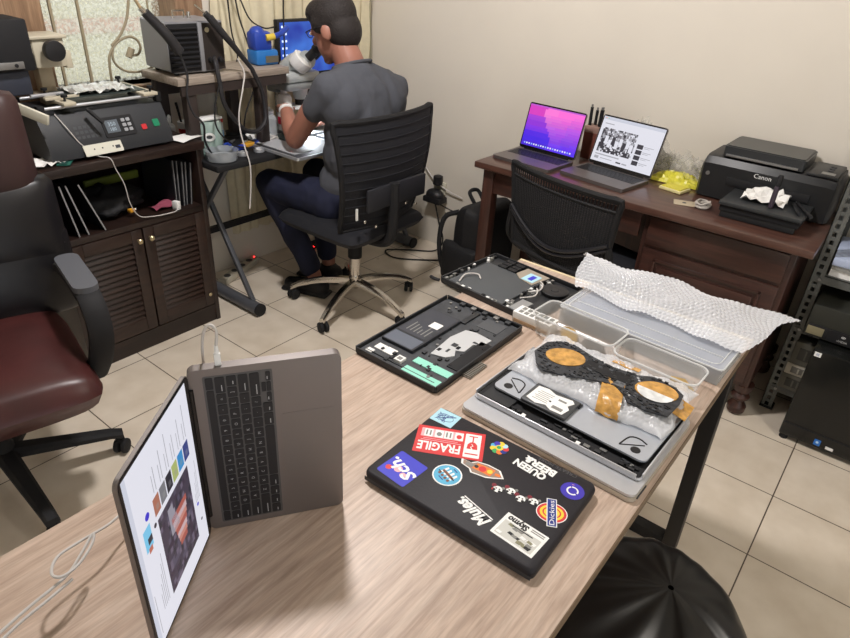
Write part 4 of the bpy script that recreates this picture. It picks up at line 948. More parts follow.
# ------------------------------------------------------------------ laptops
keym = mat('key_black', (27, 27, 30), .45); leg_m = mat('key_legend', (176, 176, 178), .6); bez = mat('screen_bezel', (14, 14, 16), .25)
def glow(name, rgb, e=1.0):
    m = mat(name, rgb, .4, emis=e); m.node_tree.nodes['Principled BSDF'].inputs['Base Color'].default_value = (.01, .01, .01, 1); return m
def laptop(label, M, W, D, t, ang, screen, body, keys, group=None, lid_t=.0055, glyph=False):
    r = thing('laptop', label, 'laptop', M=M, group=group)
    g = G(); g.rrect(0, W, 0, D, 0, t, .011, body, k=5); base = g.out('base', r)
    g = G(); g.rrect(W*.31, W*.69, .010, .010+D*.38, t, t+.0004, .004, mat('trackpad_grey', (126, 121, 119), .4, .72)); g.out('trackpad', base)
    kx0, kx1, ky0, ky1 = W*.045, W*.955, D*.475, D*.90
    g = G(); g.rrect(kx0-.002, kx1+.002, ky0-.002, ky1+.002, t, t+.0003, .003, mat('key_well', (84, 82, 82), .5)); kb = g.out('keyboard', r)
    g = G(); g.rrect(W*.47, W*.56, 0-.0004, .004, t-.004, t+.0002, .001, body); g.out('lid_notch', base)
    rows = [[1.0]+[2.2]*0+[11.0]+[1.0], [1]*13+[1.5], [1.5]+[1]*12+[1], [1.8]+[1]*11+[1.7], [2.3]+[1]*10+[2.2], [1, 1, 1, 1.25, 5.2, 1.25, 1, .95, .95, .95]]
    hs = [.8, 1, 1, 1, 1, 1]
    rows = rows[::-1]; hs = hs[::-1]
    letters = ['', 'ZXCVBNM,./', 'ASDFGHJKL;\'', 'QWERTYUIOP[]', '1234567890-=', '']
    y = ky0; H_ = (ky1-ky0)/sum(hs)
    for ri, (row, h) in enumerate(zip(rows, hs)):
        x = kx0; U = (kx1-kx0)/sum(row)
        for ki, w_ in enumerate(row):
            x1 = x+U*w_; gp = .0011
            if keys:
                if ri == 0 and ki == 8:
                    for a, b in ((y+gp, y+h*H_/2-.0004), (y+h*H_/2+.0004, y+h*H_-gp)):
                        g = G(); g.rrect(x+gp, x1-gp, a, b, t+.0003, t+.0014, .0012, keym, k=2); g.out('key', kb)
                else:
                    g = G(); yb = y+h*H_-gp if not (ri == 0 and ki in (7, 9)) else y+h*H_/2
                    g.rrect(x+gp, x1-gp, y+gp, yb, t+.0003, t+.0014, .0016, keym, k=2)
                    L = letters[ri]; off = 1 if ri in (1, 2, 3) else 1
                    if glyph and 0 <= ki-off < len(L): g.text(L[ki-off], .0045, leg_m, MX.Translation(((x+x1)/2, y+h*H_/2, t+.00145)))
                    elif glyph and ri != 5 and not (ri == 0 and ki == 4): g.box(x+gp+.003, x+gp+.003+.5*(x1-x-2*gp-.006), y+gp+.004, y+gp+.0052, t+.0014, t+.0016, leg_m)
                    g.out('key', kb)
            x = x1
        y += h*H_
    if not keys:
        g = G()
        y = ky0
        for ri, (row, h) in enumerate(zip(rows, hs)):
            x = kx0; U = (kx1-kx0)/sum(row)
            for w_ in row: g.box(x+.001, x+U*w_-.001, y+.001, y+h*H_-.001, t+.0003, t+.0014, keym); x += U*w_
            y += h*H_
        g.out('keys', kb)
    a = R(ang); d = V((0, -math.cos(a), math.sin(a))); n_ = V((0, -math.sin(a), -math.cos(a)))
    LMx = frame(V((0, D-.002, t+.001)), (1, 0, 0), d, n_)
    LH = D-.002
    g = G(); g.M = LMx; g.rrect(0, W, .002, LH, -lid_t, 0, .011, body, k=5); lid = g.out('lid', r)
    g = G(); g.M = LMx; g.rrect(.0015, W-.0015, .003, LH-.0015, 0, .0005, .010, bez, k=5); g.out('bezel', lid)
    g = G(); g.M = MX.Translation((0, D-.002, t+.001)); g.cyl((W*.10, 0, -.001), (W*.90, 0, -.001), .0042, bez, seg=12); g.out('hinge', r)
    g = G(); g.M = LMx @ MX.Translation((.006, .016, .0006)); screen(g, W-.012, LH-.016-.007); g.out('screen', lid)
    return r
def wall_screen(g, w, h):
    # layered hills of colour, as on a desktop wallpaper
    cols = [(70, 45, 235), (110, 50, 240), (165, 70, 240), (215, 90, 235), (250, 110, 225), (252, 120, 190)]
    nx, ny = 24, 16
    for i in range(nx):
        for j in range(ny):
            u, v = (i+.5)/nx, (j+.5)/ny
            ridge = .40+.10*math.sin(v*5+.6)
            if u < ridge:
                s = 1-v; c = (int(235-150*s**.7), int(70-25*s), int(215+25*s)) if v > .35 else (int(75+40*v), 40, int(225+20*v))
                if v > .75: c = (225, 70, 200)
            else:
                k = (u-ridge)/(1-ridge); q = max(0, min(1, v*1.25-.1*k)); c = (int(95+160*q), int(50+75*q*(1-.2*k)), int(245-25*q))
            c = tuple(int(x/12)*12 for x in c)
            g.box(w*i/nx, w*(i+1)/nx, h*j/ny, h*(j+1)/ny, 0, .0002, glow('glow_%d_%d_%d' % c, c, .95))
    wt = glow('glow_white', (240, 240, 246), .95)
    for i in range(20): g.box(w*(.05+.045*i), w*(.05+.045*i)+.007, h*.045, h*.045+.007, .0002, .0004, wt if i % 3 else glow('glow_pale_blue', (150, 190, 250), .95))
    g.box(0, w, h*.97, h, .0002, .0004, glow('glow_violet', (190, 90, 210), .9))
gw = glow('page_white', (226, 226, 236), .92); gg = glow('page_grey', (168, 168, 176), .9); gk = glow('page_dark', (52, 50, 60), .9); gm2 = glow('page_mid', (120, 116, 124), .9)
def video_screen(g, w, h):
    g.box(0, w, 0, h, 0, .0002, gw)
    g.box(0, w, h*.93, h, .0002, .0003, glow('page_pale', (205, 208, 222), .9))
    rnd = random.Random(4)
    x0, x1, y0, y1 = w*.05, w*.62, h*.22, h*.76
    g.box(x0, x1, y0, y1, .0002, .0003, gm2)
    for i in range(26):
        for j in range(16):
            q = rnd.random(); jj = j/16
            m = gk if q < .28+.3*(.4 > jj) else gm2 if q < .55 else gg if q < .85 else gw
            a, b = x0+(x1-x0)*i/26, y0+(y1-y0)*j/16; g.box(a, a+(x1-x0)/26, b, b+(y1-y0)/16, .0003, .0004, m)
    for k in range(9): # seated and standing figures in the picture
        cx = x0+(x1-x0)*(.08+.105*k); cy = y0+(y1-y0)*(.55 if k % 2 else .42)
        g.disc(cx, cy+.02, .0055, .0004, .0005, gg, seg=10); g.box(cx-.008, cx+.008, cy-.02, cy+.014, .0004, .0005, gw if k % 3 else gk)
    for k in range(4):
        y = h*(.12+.12*k); g.box(w*.66, w*.755, y, y+h*.095, .0002, .0004, gk); g.box(w*.77, w*(.9+.02*(k % 2)), y+h*.06, y+h*.072, .0002, .0003, gg); g.box(w*.77, w*.86, y+h*.03, y+h*.04, .0002, .0003, gg)
    g.box(w*.05, w*.45, h*.15, h*.175, .0002, .0003, gg); g.box(w*.05, w*.12, h*.06, h*.12, .0002, .0003, gg); g.box(w*.15, w*.35, h*.08, h*.095, .0002, .0003, gg); g.box(w*.42, w*.5, h*.06, h*.09, .0002, .0003, gk); g.box(w*.52, w*.6, h*.06, h*.09, .0002, .0003, gg)
    g.box(w*.05, w*.2, h*.84, h*.86, .0002, .0003, gg)
    for i in range(3): g.disc(w*(.03+.025*i), h*.965, .002, .0003, .0004, glow('dot%d' % i, [(250, 95, 87), (250, 190, 50), (50, 200, 70)][i], .9), seg=8)
laptop('grey laptop with purple and pink wallpaper on the left of the mahogany desk', frame((2.495, 1.54, DK+.001), (-.075, -.997, 0), (.997, -.075, 0), (0, 0, 1)), .304, .2125, .0145, 104, wall_screen, alu, False, 'laptops open on the mahogany desk')
laptop('grey laptop showing a white page with a black and white group picture', frame((2.515, 1.205, DK+.001), (-.145, -.9894, 0), (.9894, -.145, 0), (0, 0, 1)), .312, .2185, .0145, 107, video_screen, alu, False, 'laptops open on the mahogany desk')
# ------------------------------------------------------------------ printer and small things
pr = thing('printer', 'black flatbed inkjet printer with open paper tray on the mahogany desk', 'printer', (2.80, .44, DK+.001))
PMx = MX.Translation((-2.80, -.44, -DK-.001))
def PR():
    g = G(); g.M = PMx; return g
pb = mat('printer_black', (33, 34, 36), .4); pt_ = mat('printer_lid', (48, 50, 52), .38)
g = PR(); prf = [(2.695, DK+.006), (2.69, DK+.14), (2.705, DK+.165), (2.73, DK+.172), (2.92, DK+.172), (2.935, DK+.16), (2.935, DK+.006)]
ys = [(.19, .80), (.20, .97), (.225, 1), (.645, 1), (.668, .97), (.68, .80)]
rings = []
for y, s in ys: rings.append([(2.815+(x-2.815)*s, y, DK+.006+(z-DK-.006)*s) for x, z in prf])
g.ring(rings[::-1], pb); g.out('body', pr, 30)
g = PR(); g.rrect(2.705, 2.925, .32, .615, DK+.173, DK+.212, .015, pt_); g.rrect(2.712, 2.92, .327, .608, DK+.212, DK+.216, .012, mat('printer_lid_top', (58, 60, 60), .35)); l_ = g.out('scanner_lid', pr)
g = PR(); g.box(2.697, 2.706, .34, .60, DK+.176, DK+.184, steel, .001); g.out('lid_trim', l_)
g = PR(); g.box(2.70, 2.91, .205, .31, DK+.168, DK+.18, pb, .005); g.rrect(2.715, 2.75, .22, .265, DK+.18, DK+.1815, .004, steel); g.out('control_strip', pr)
for i in range(3):
    g = PR(); g.disc(2.78+.035*i, .243, .010, DK+.18, DK+.1825, dgrey); g.out('button', pr)
LF = lambda y, z: frame((2.6885, y, z), (0, -1, 0), (.03, 0, 1), (-1, 0, .03))
g = PR(); g.M = PMx @ LF(.445, DK+.128); g.text('Canon', .017, mat('print_white', (225, 225, 225), .5), None, .0012); g.out('lettering', pr, label='white maker lettering')
g = PR(); g.M = PMx @ LF(.645, DK+.10); g.disc(0, 0, .008, -.001, .002, steel); g.out('power_button', pr)
g = PR(); g.box(2.687, 2.70, .27, .57, DK+.07, DK+.10, blackm, .002); g.out('paper_slot', pr)
g = PR(); g.box(2.485, 2.69, .245, .53, DK+.05, DK+.065, pt_, .004); tr_ = g.out('output_tray', pr)
g = PR(); g.box(2.495, 2.69, .25, .525, DK+.026, DK+.049, blackm, .003); g.box(2.50, 2.69, .26, .52, DK+.002, DK+.026, pb, .003); g.out('paper_cassette', pr)
rnd = random.Random(21); h3 = [[rnd.uniform(.0, .022) for _ in range(9)] for _ in range(9)]
g = G(); g.grid(8, 8, lambda u, v: (-.06+.12*u+.01*math.sin(6*v), -.075+.15*v, .002+h3[round(v*8)][round(u*8)]*(1+.8*(u > .6))), paper, .001)
o = g.out('crumpled_paper', None, 10); o.location = (2.61, .40, DK+.067); tag(o, 'crumpled white paper lying on the printer output tray', 'paper')
t = thing('marker', 'upright black marker standing on the printer tray before the paper', 'marker', (2.538, .365, DK+.0655))
g = G(); g.M = MX.Rotation(R(8), 4, 'Y'); g.lathe([(.007, 0), (.009, .002), (.009, .075), (.0075, .078), (.0075, .08)], (0, 0, 0), mat('marker_plum', (52, 42, 54), .4), 14); g.out('barrel', t); g = G(); g.M = MX.Rotation(R(8), 4, 'Y'); g.lathe([(.008, .08), (.0095, .082), (.0095, .115), (.006, .12)], (0, 0, 0), blackm, 14); g.out('cap', t)
for i, (x, y, a, L, lb) in enumerate(((2.575, .285, 40, .12, 'thin black pen on the printer tray, nearer the paper'), (2.585, .262, 48, .15, 'black craft knife on the right edge of the printer tray'))):
    t = thing('pen' if i == 0 else 'craft_knife', lb, 'pen' if i == 0 else 'knife', (x, y, DK+.0655), R(a-20))
    g = G(); g.tube([(-L/2, 0, .008), (L/2, 0, .008)], .0065, black, 10, smooth=0); g.out('barrel', t); g = G(); g.cyl((L/2, 0, .008), (L/2+.018, 0, .008), .005, steel, r2=.001, seg=10); g.out('tip', t)
t = thing('sticky_note_box', 'yellow note pad in a cream tray left of the printer', 'note pad', (2.685, .755, DK+.001), R(-12))
g = G(); g.box(-.04, .04, -.05, .05, 0, .012, mat('tray_cream', (218, 208, 150), .5), .003); g.out('tray', t); g = G(); g.box(-.032, .032, -.042, .042, .012, .016, mat('note_yellow', (206, 196, 72), .7)); g.out('notes', t)
t = thing('card', 'beige cardboard card lying beside the coiled cable in front of the printer', 'card', (2.545, .665, DK+.0005), R(20))
g = G(); g.box(-.03, .03, -.04, .04, 0, .003, mat('card_beige', (178, 165, 142), .8), .001); g.disc(0, 0, .008, .003, .0035, dgrey, seg=12); g.out('card', t)
coil('cable_coil', 'pale grey coiled cable on the desk at the corner of the printer tray', 'cable', (2.555, .598, DK+.001), .032, 4, mat('cord_pale', (178, 172, 165), .5), z=.005)
def crumple_bag(name, lb, loc, s, m, seed, flat=1.0):
    rnd = random.Random(seed); n = 16
    hh = [[rnd.uniform(0, 1) for _ in range(n+1)] for _ in range(n+1)]
    g = G(); g.grid(n, n, lambda u, v: ((u-.5)*s[0]*(1+.15*hh[round(v*n)][round(u*n)]), (v-.5)*s[1]*(1+.15*hh[round(u*n)][round(v*n)]), .003+s[2]*max(0, (1-(2*u-1)**2)*(1-(2*v-1)**2))**.6*(.35+.65*hh[round(v*n)][round(u*n)])), m)
    o = g.out(name, None, 15); o.location = loc; return tag(o, lb, 'bag')
crumple_bag('plastic_bag', 'crumpled yellow plastic bag between the right laptop and the printer', (2.80, .785, DK), (.10, .20, .05), mat('bag_yellow', (212, 205, 70), .35), 31)
clb = mat('clear_film', (236, 234, 224), .2, alpha=.17)
crumple_bag('clear_bag', 'crumpled clear plastic bag against the wall behind the yellow bag', (2.86, .80, DK), (.13, .26, .13), clb, 32)
crumple_bag('clear_bag', 'clear plastic bag bulging up behind the right laptop screen', (2.885, 1.02, DK), (.10, .32, .24), clb, 33)
t = thing('pen_pot', 'reddish brown pen pot with black pens standing between the two laptops', 'pen pot', (2.855, 1.225, DK+.001))
g = G(); g.box(-.035, .035, -.035, .035, 0, .145, mat('pot_brown', (110, 62, 52), .4), .004); g.box(-.0355, .0355, -.0355, .0355, .12, .15, mat('pot_band', (150, 120, 110), .5), .003); g.out('pot', t)
for i, (dx, dy, h) in enumerate(((-.012, .018, .225), (.004, -.014, .215), (-.008, -.022, .22), (.012, .006, .21))):
    x = thing('pen', 'black pen standing in the reddish brown pen pot', 'pen', (2.855+dx, 1.225+dy, DK+.006), 0, 'pens in the brown pot'); g = G(); g.tube([(0, 0, 0), (dx*.2, dy*.3, h)], .007, blackm, 10, smooth=0); g.out('barrel', x); g = G(); g.cyl((dx*.2, dy*.3, h), (dx*.22, dy*.32, h+.012), .005, steel, seg=8); g.out('cap', x)

# backpack by the desk leg
bp = thing('backpack', 'black backpack slumped on the floor behind the left leg of the mahogany desk', 'backpack', (2.68, 1.66, 0), R(-8))
g = G(); pad(g, .34, .46, .20, bagm, (0, -.01, .24), (R(90), 0, 0), e=4, puff=.2); g.out('body', bp, 60)
g = G(); pad(g, .24, .22, .08, bagm, (-.16, 0, .16), (R(90), 0, R(90)), e=4, puff=.2); g.out('front_pocket', bp, 60)
g = G(); g.tube([(-.12, .07, .42), (-.16, .13, .38), (-.18, .14, .26), (-.17, .12, .12), (-.12, .09, .03)], .013, bagm, 8); g.out('shoulder_strap', bp)
g = G(); g.tube([(-.03, .05, .45), (-.03, .09, .50), (.03, .09, .50), (.04, .05, .45)], .010, bagm, 8); g.out('carry_handle', bp)

# ------------------------------------------------------------------ steel rack on the right
rk = thing('steel_rack', 'grey slotted angle steel rack at the right of the mahogany desk', 'rack', (2.76, -.28, 0))
RM_ = MX.Translation((-2.76, .28, 0)); gs = mat('rack_grey', (98, 100, 98), .5, .3, noise=(12, .1)); hol = mat('slot_dark', (20, 20, 20), .8)
for x, y, sx, sy in ((2.59, .165, 1, -1), (2.92, .165, -1, -1), (2.59, -.73, 1, 1), (2.92, -.73, -1, 1)):
    g = G(); g.M = RM_
    # two slotted flanges, with real slots between short bridges
    n = 40; hz = 1.25/n
    for fl in (0, 1):
        for k in range(n):
            z = k*hz
            if fl == 0:
                g.box(min(x, x+sx*.042), max(x, x+sx*.042), min(y, y+sy*.003), max(y, y+sy*.003), z, z+hz*.45, gs)
                for a, b in ((0, .014), (.028, .042)): g.box(min(x+sx*a, x+sx*b), max(x+sx*a, x+sx*b), min(y, y+sy*.003), max(y, y+sy*.003), z+hz*.45, z+hz, gs)
            else:
                g.box(min(x, x+sx*.003), max(x, x+sx*.003), min(y, y+sy*.042), max(y, y+sy*.042), z, z+hz*.45, gs)
                for a, b in ((0, .014), (.028, .042)): g.box(min(x, x+sx*.003), max(x, x+sx*.003), min(y+sy*a, y+sy*b), max(y+sy*a, y+sy*b), z+hz*.45, z+hz, gs)
    u_ = g.out('upright', rk)
    g = G(); g.M = RM_; g.box(min(x, x+sx*.046)-.002, max(x, x+sx*.046)+.002, min(y, y+sy*.046)-.002, max(y, y+sy*.046)+.002, 0, .012, blackm, .002); g.out('foot_cap', u_)
for z in (.12, .40, .615, 1.0):
    g = G(); g.M = RM_; g.box(2.594, 2.918, -.727, .160, z-.003, z, gs); g.box(2.594, 2.597, -.727, .160, z-.032, z, gs); g.box(2.915, 2.918, -.727, .160, z-.032, z, gs); g.out('shelf', rk)
    for y in (.14, -.70):
        g = G(); g.M = RM_; g.cyl((2.586, y-.006, z-.016), (2.594, y-.006, z-.016), .006, steel, seg=8); g.out('bolt', rk)
t = thing('paper_stack', 'stack of white and pale blue papers on the middle shelf of the rack', 'papers', (2.75, -.055, .616))
g = G(); g.box(-.14, .14, -.17, .17, 0, .045, paper); g.out('sheets', t); g = G(); g.box(-.145, .13, -.16, .18, .0455, .075, mat('folder_blue', (176, 188, 214), .6), .003, MX.Rotation(R(3), 4, 'Z')); g.out('folder', t, label='pale blue folder on top'); g = G(); g.box(-.147, -.1465, -.17, .17, .028, .040, mat('strip_grey', (140, 140, 136), .6)); g.out('band', t)
ap = thing('desktop_unit', 'wide dark electronic unit with khaki label on the lower rack shelf', 'electronic unit', (2.70, -.178, .401))
dg2 = mat('unit_dark', (42, 43, 38), .5)
g = G(); g.box(-.19, .19, -.30, .295, 0.006, .135, dg2, .008); g.out('housing', ap)
g = G(); g.box(-.196, -.188, -.29, .285, .014, .060, blackm, .003); g.out('front_panel', ap)
g = G(); g.box(-.198, -.195, .232, .287, .020, .052, mat('label_khaki', (126, 118, 92), .6), .001); g.out('label', ap, label='khaki label')
g = G(); g.M = frame((-.197, .168, .037), (0, -1, 0), (0, 0, 1), (-1, 0, 0)); g.rrect(-.05, .05, -.022, .022, 0, .001, .003, black); g.annulus(0, .007, .004, .007, .001, .0016, mat('logo_silver', (190, 190, 190), .4), sy=.6); g.disc(0, .007, .002, .001, .0016, MATS['logo_silver'], seg=10); g.text('nVIDIA', .008, MATS['logo_silver'], MX.Translation((0, -.010, .0012))); g.out('badge', ap, label='black badge with a silver eye mark')
for y in (-.28, .27):
    for x in (-.17, .17):
        g = G(); g.cyl((x, y, 0), (x, y, .007), .012, blackm, seg=10); g.out('foot', ap)
for i, (z0, h, c, lb) in enumerate(((.121, .07, (96, 94, 86), 'grey metal drive box at the bottom of the stack on the lowest rack shelf'), (.192, .05, (176, 172, 160), 'pale grey flat box in the middle of the stack on the lowest rack shelf'), (.243, .10, (84, 83, 76), 'dull grey vented box on top of the stack on the lowest rack shelf'))):
    t = thing('drive_box', lb, 'box', (2.70, -.05, z0), R(1.5*i-1)); m_ = mat('drive_%d' % i, c, .5, .2)
    g = G(); g.box(-.12, .18, -.22, .18, 0, h-.001, m_, .003); g.out('case', t)
    g = G(); g.box(-.124, -.119, -.05, .16, h*.25, h*.75, mat('drive_face_%d' % i, tuple(int(q*.6) for q in c), .5)); 
    for k in range(10): g.box(-.1265, -.1235, -.04+.019*k, -.034+.019*k, h*.3, h*.7, m_)
    g.out('front_grille', t)
# black tower on the floor
tw = thing('computer_tower', 'black desktop computer case with blue sticker standing on the floor before the rack', 'computer', (2.49, -.125, 0))
twm = mat('tower_black', (19, 20, 19), .25, bump=(3, .05))
g = G(); g.box(-.07, .085, -.185, .185, .02, .405, twm, .006); g.out('case', tw)
for x in (-.05, .065):
    for y in (-.15, .165):
        g = G(); g.cyl((x, y, 0), (x, y, .022), .016, blackm, seg=12); g.out('foot', tw)
TF = lambda y, z: frame((-.0705, y, z), (0, -1, 0), (0, 0, 1), (-1, 0, 0))
g = G(); g.M = TF(.165, .39); g.box(-.012, .010, -.008, .01, 0, .001, paper); g.box(-.006, .004, -.004, .006, .001, .0014, gg); g.out('label', tw, label='small white label at the top corner')
g = G(); g.M = TF(.055, .045); g.rrect(-.011, .011, -.013, .013, 0, .001, .002, mat('sticker_bright_blue', (40, 110, 196), .4)); g.disc(0, .001, .005, .001, .0014, mat('sticker_pale', (190, 215, 240), .4), seg=12); g.out('badge', tw, label='blue sticker near the bottom edge')
g = G(); g.M = TF(.012, .038); g.rrect(-.013, .013, -.006, .006, 0, .001, .002, paper); g.out('badge', tw, label='small white sticker beside the blue one')
g = G(); g.M = TF(0, .08); g.box(-.18, .18, -.003, .003, -.001, .0012, blackm); g.out('panel_seam', tw)
# ------------------------------------------------------------------ front work table
oakX = wood('pale_oak_laminate', (160, 138, 122), (181, 160, 144), (196, 177, 162), 'X', .45, 1.3, fine=.8)
oake = wood('oak_edge_band', (92, 74, 56), (112, 92, 70), (128, 106, 84), 'X', .5)
ft = thing('work_table', 'long pale oak table with black steel frame legs in the foreground', 'table', (.72, .515, 0))
FM = MX.Translation((-.72, -.515, 0))
g = G(); g.M = FM; g.box(-.22, 1.632, .17, .862, T-.025, T, oakX, .0015); g.out('table_top', ft)
g = G(); g.M = FM; g.box(-.22, 1.632, .1685, .170, T-.0245, T-.001, oake); g.box(1.622, 1.6335, .17, .862, T-.0245, T+.0006, mat('strip_cream', (214, 198, 164), .5)); g.out('edge_band', ft)
blk = mat('black_steel', (25, 24, 25), .5)
for xe, xt in ((1.60, 1.50), (-.21, -.11)):
    for y in (.19, .84):
        g = G(); g.M = FM; g.bar((xe, y, .0), (xt, y, T-.025), .04, .04, blk, .002, up=(0, 1, 0)); g.out('leg', ft)
    g = G(); g.M = FM; g.box(xe-.02, xe+.02, .21, .82, .0, .04, blk, .002); g.out('foot_rail', ft)
    g = G(); g.M = FM; g.box(xt-.02, xt+.02, .21, .82, T-.065, T-.0255, blk, .002); g.out('top_rail', ft)

# --- standing laptop
def page_screen(g, w, h):
    g.box(0, w, 0, h, 0, .0002, gw)
    P_ = lambda a, b, c, d, m, z=.0003: g.box(w*a, w*b, h*c, h*d, .0002, z, m)
    P_(0, 1, .955, 1, glow('page_pale', (205, 208, 222), .9))
    # picture block with warm figure
    rnd = random.Random(8)
    a0, a1, b0, b1 = .12, .60, .17, .70
    P_(a0, a1, b0, b1, glow('pic_dark', (70, 62, 76), .9))
    for i in range(16):
        for j in range(14):
            q = rnd.random()
            if q < .5: P_(a0+(a1-a0)*i/16, a0+(a1-a0)*(i+1)/16, b0+(b1-b0)*j/14, b0+(b1-b0)*(j+1)/14, [gk, glow('pic_mauve', (104, 94, 112), .9), glow('pic_slate', (84, 78, 96), .9), glow('pic_plum', (62, 50, 66), .9)][int(q*100) % 4], .0004)
    for k in range(7): P_(.27+.03*k, .305+.03*k, .34-.012*k, .46+.012*k, [glow('pic_red', (170, 92, 82), .9), glow('pic_rose', (196, 134, 122), .9), glow('pic_pink', (198, 172, 176), .9)][k % 3], .0005)
    for k in range(4): P_(.40+.04*k, .44+.04*k, .42+.02*k, .56, glow('pic_grey', (150, 146, 158), .9), .0005)
    for k in range(8): P_(.135+.012*(k % 4), .145+.012*(k % 4), .20+.05*k, .235+.05*k, gk, .0005)
    for k, c in enumerate([(60, 70, 130), (60, 140, 200), (170, 180, 110), (44, 42, 52), (120, 120, 126), (170, 110, 90)]): P_(.63, .725, .10+.105*k, .19+.105*k, glow('thumb_%d' % k, c, .9)); P_(.65, .68, .12+.105*k, .16+.105*k, glow('thumb_in_%d' % k, tuple(int(q*.6+60) for q in c), .9), .0004)
    for k in range(6): P_(.745, .93-.03*(k % 3), .11+.105*k, .118+.105*k, gg); P_(.745, .84, .145+.105*k, .152+.105*k, gg)
    P_(.54, .66, .80, .90, glow('thumb_blue', (120, 196, 232), .9)); P_(.565, .60, .80, .86, gk, .0004); P_(.52, .55, .82, .87, glow('thumb_warm', (190, 110, 90), .9), .0004)
    g.disc(w*.70, h*.81, .0055, .0002, .0004, glow('round_blue', (60, 50, 200), .9), seg=14); g.disc(w*.30, h*.10, .003, .0002, .0004, glow('round_blue', (60, 50, 200), .9), seg=12); g.disc(w*.60, h*.74, .0035, .0002, .0005, gk, seg=12); g.disc(w*.18, h*.075, .0025, .0002, .0004, gk, seg=10)
    for k in range(5): P_(.14, .44-.05*k, .755+.022*k, .761+.022*k, gg)
    for k in range(4): P_(.32, .56-.06*k, .05+.022*k, .055+.022*k, gg)
    P_(.05, .3, .93, .936, gg)
lx = V((0, 0, 1)); ly = V((.371-.547, .6735-.556, 0)).normalized(); lz = lx.cross(ly)
M_ = frame(V((.547, .556, T+.0008))-lz*.0155, lx, ly, lz)
laptop('grey laptop standing on its side like an open book on the oak table', M_, .304, .2125, .0155, 110, page_screen, alu, True, glyph=True)

# white charging cable plugged into its upper edge
t = thing('charging_cable', 'white charging cable from the upper edge of the standing laptop, looping left', 'cable', (.39, .68, T+.30))
CM = MX.Translation((-.39, -.68, -T-.30)); pc = V((.547, .556, T+.3045))+ly*.17-lz*.008
g = G(); g.M = CM; g.box(-.0045, .0045, -.003, .003, .0, .02, white, .0015, frame(pc, ly, lz.cross(ly)*-1 if False else lz, lx)); g.cyl(pc+V((0, 0, .02)), pc+V((0, 0, .032)), .0035, white, r2=.0025); g.out('plug', t)
g = G(); g.M = CM
g.tube([pc+V((0, 0, .03)), pc-ly*.003+V((0, 0, .052)), pc+ly*.001+V((0, 0, .063)), pc+ly*.009+V((.002, .002, .062)), pc+ly*.015+V((.004, .006, .045)), pc+ly*.019+V((.012, .018, .012)), pc+ly*.02+V((.022, .034, -.04)), pc+V((.02, .06, -.14)), (.42, .77, T+.06), (.35, .785, T+.035), (.285, .765, T+.045), (.25, .748, T+.055), (.21, .742, T+.062), (.175, .735, T+.066), (.158, .716, T+.064), (.165, .703, T+.062), (.19, .708, T+.06), (.218, .726, T+.062), (.226, .738, T+.066), (.20, .722, T+.06), (.17, .706, T+.055), (.12, .700, T+.05), (.07, .690, T+.046), (.0, .675, T+.035), (-.08, .66, T+.012), (-.15, .65, T+.003)], .0021, cordw, 8); g.out('cord', t)
g = G(); g.tube([(.175, .700, T+.05), (.14, .694, T+.048), (.10, .690, T+.044), (.05, .680, T+.036), (-.02, .665, T+.022), (-.1, .63, T+.004), (-.15, .6, T+.003)], .0021, cordw, 8); tag(g.out('cable'), 'second white cable strand below the looped charging cable', 'cable')

# --- sticker covered laptop
sl = thing('laptop', 'closed black laptop covered in colourful stickers on the oak table', 'laptop', (.734, .405, T), R(91.7))
lidb = mat('black_lid', (38, 36, 40), .55, bump=(220, .08), spec=.3); lidr = mat('black_lid_texture', (40, 39, 44), .35, bump=(600, .25))
g = G(); g.rrect(-.167, .167, -.117, .117, .002, .0125, .012, black); g.out('base', sl)
g = G(); 
prof = [(0, .013), (.0, .018), (.002, .0225), (.006, .0245)]
rings = []
def rr(x, y, r, z, k=6):
    pts = []
    for cx, cy, a in ((x-r, y-r, 0), (-x+r, y-r, 90), (-x+r, -y+r, 180), (x-r, -y+r, 270)):
        for i in range(k+1): q = R(a+90*i/k); pts.append((cx+r*math.cos(q), cy+r*math.sin(q), z))
    return pts
g.ring([rr(.169-d, .119-d, .015-d, z) for d, z in prof], lidb); g.out('lid', sl, 40)
g = G(); g.box(-.165, .165, .117, .1185, .004, .012, dgrey); g.out('port_strip', sl)
for x in (-.14, .14):
    for y in (-.095, .095):
        g = G(); g.cyl((x, y, 0), (x, y, .0025), .006, blackm, seg=10); g.out('foot', sl)
SZ = .0246
def st(label, fn, x, y, a=0):
    g = G(); g.M = MX.Translation((x, y, SZ)) @ MX.Rotation(R(a), 4, 'Z'); fn(g); return g.out('sticker', sl, label=label)
W_ = mat('sticker_white', (232, 232, 230), .45); RD = mat('sticker_red', (206, 52, 54), .45); NB = mat('sticker_royal', (50, 52, 190), .45); LB = mat('sticker_sky', (84, 170, 206), .45); PB = mat('sticker_pale_sky', (170, 212, 226), .45); YL = mat('sticker_yellow', (238, 200, 60), .45); OR = mat('sticker_orange', (226, 120, 50), .45); GR = mat('sticker_green', (60, 160, 90), .45); BK = mat('sticker_black', (26, 26, 28), .5); PU = mat('sticker_purple', (62, 50, 170), .45); GY = mat('sticker_grey', (128, 128, 124), .5); PK = mat('sticker_pink', (236, 170, 176), .45); NV = mat('sticker_navy', (34, 50, 130), .45); BR = mat('sticker_brown', (120, 70, 50), .5); DR = mat('sticker_dark_red', (120, 30, 44), .5)
def f1(g):
    g.rrect(-.0245, .0245, -.0205, .0205, 0, .0003, .001, PB)
    rnd = random.Random(2)
    for k in range(7):
        p = [(rnd.uniform(-.019, .019), rnd.uniform(-.014, .014), .0003) for _ in range(4)]
        g.tube(p, .0005, NV, 4, smooth=4)
    g.tube([(.017*math.cos(a), .010*math.sin(a), .0003) for a in [2*PI*k/14 for k in range(14)]], .0005, NV, 4, True, 2)
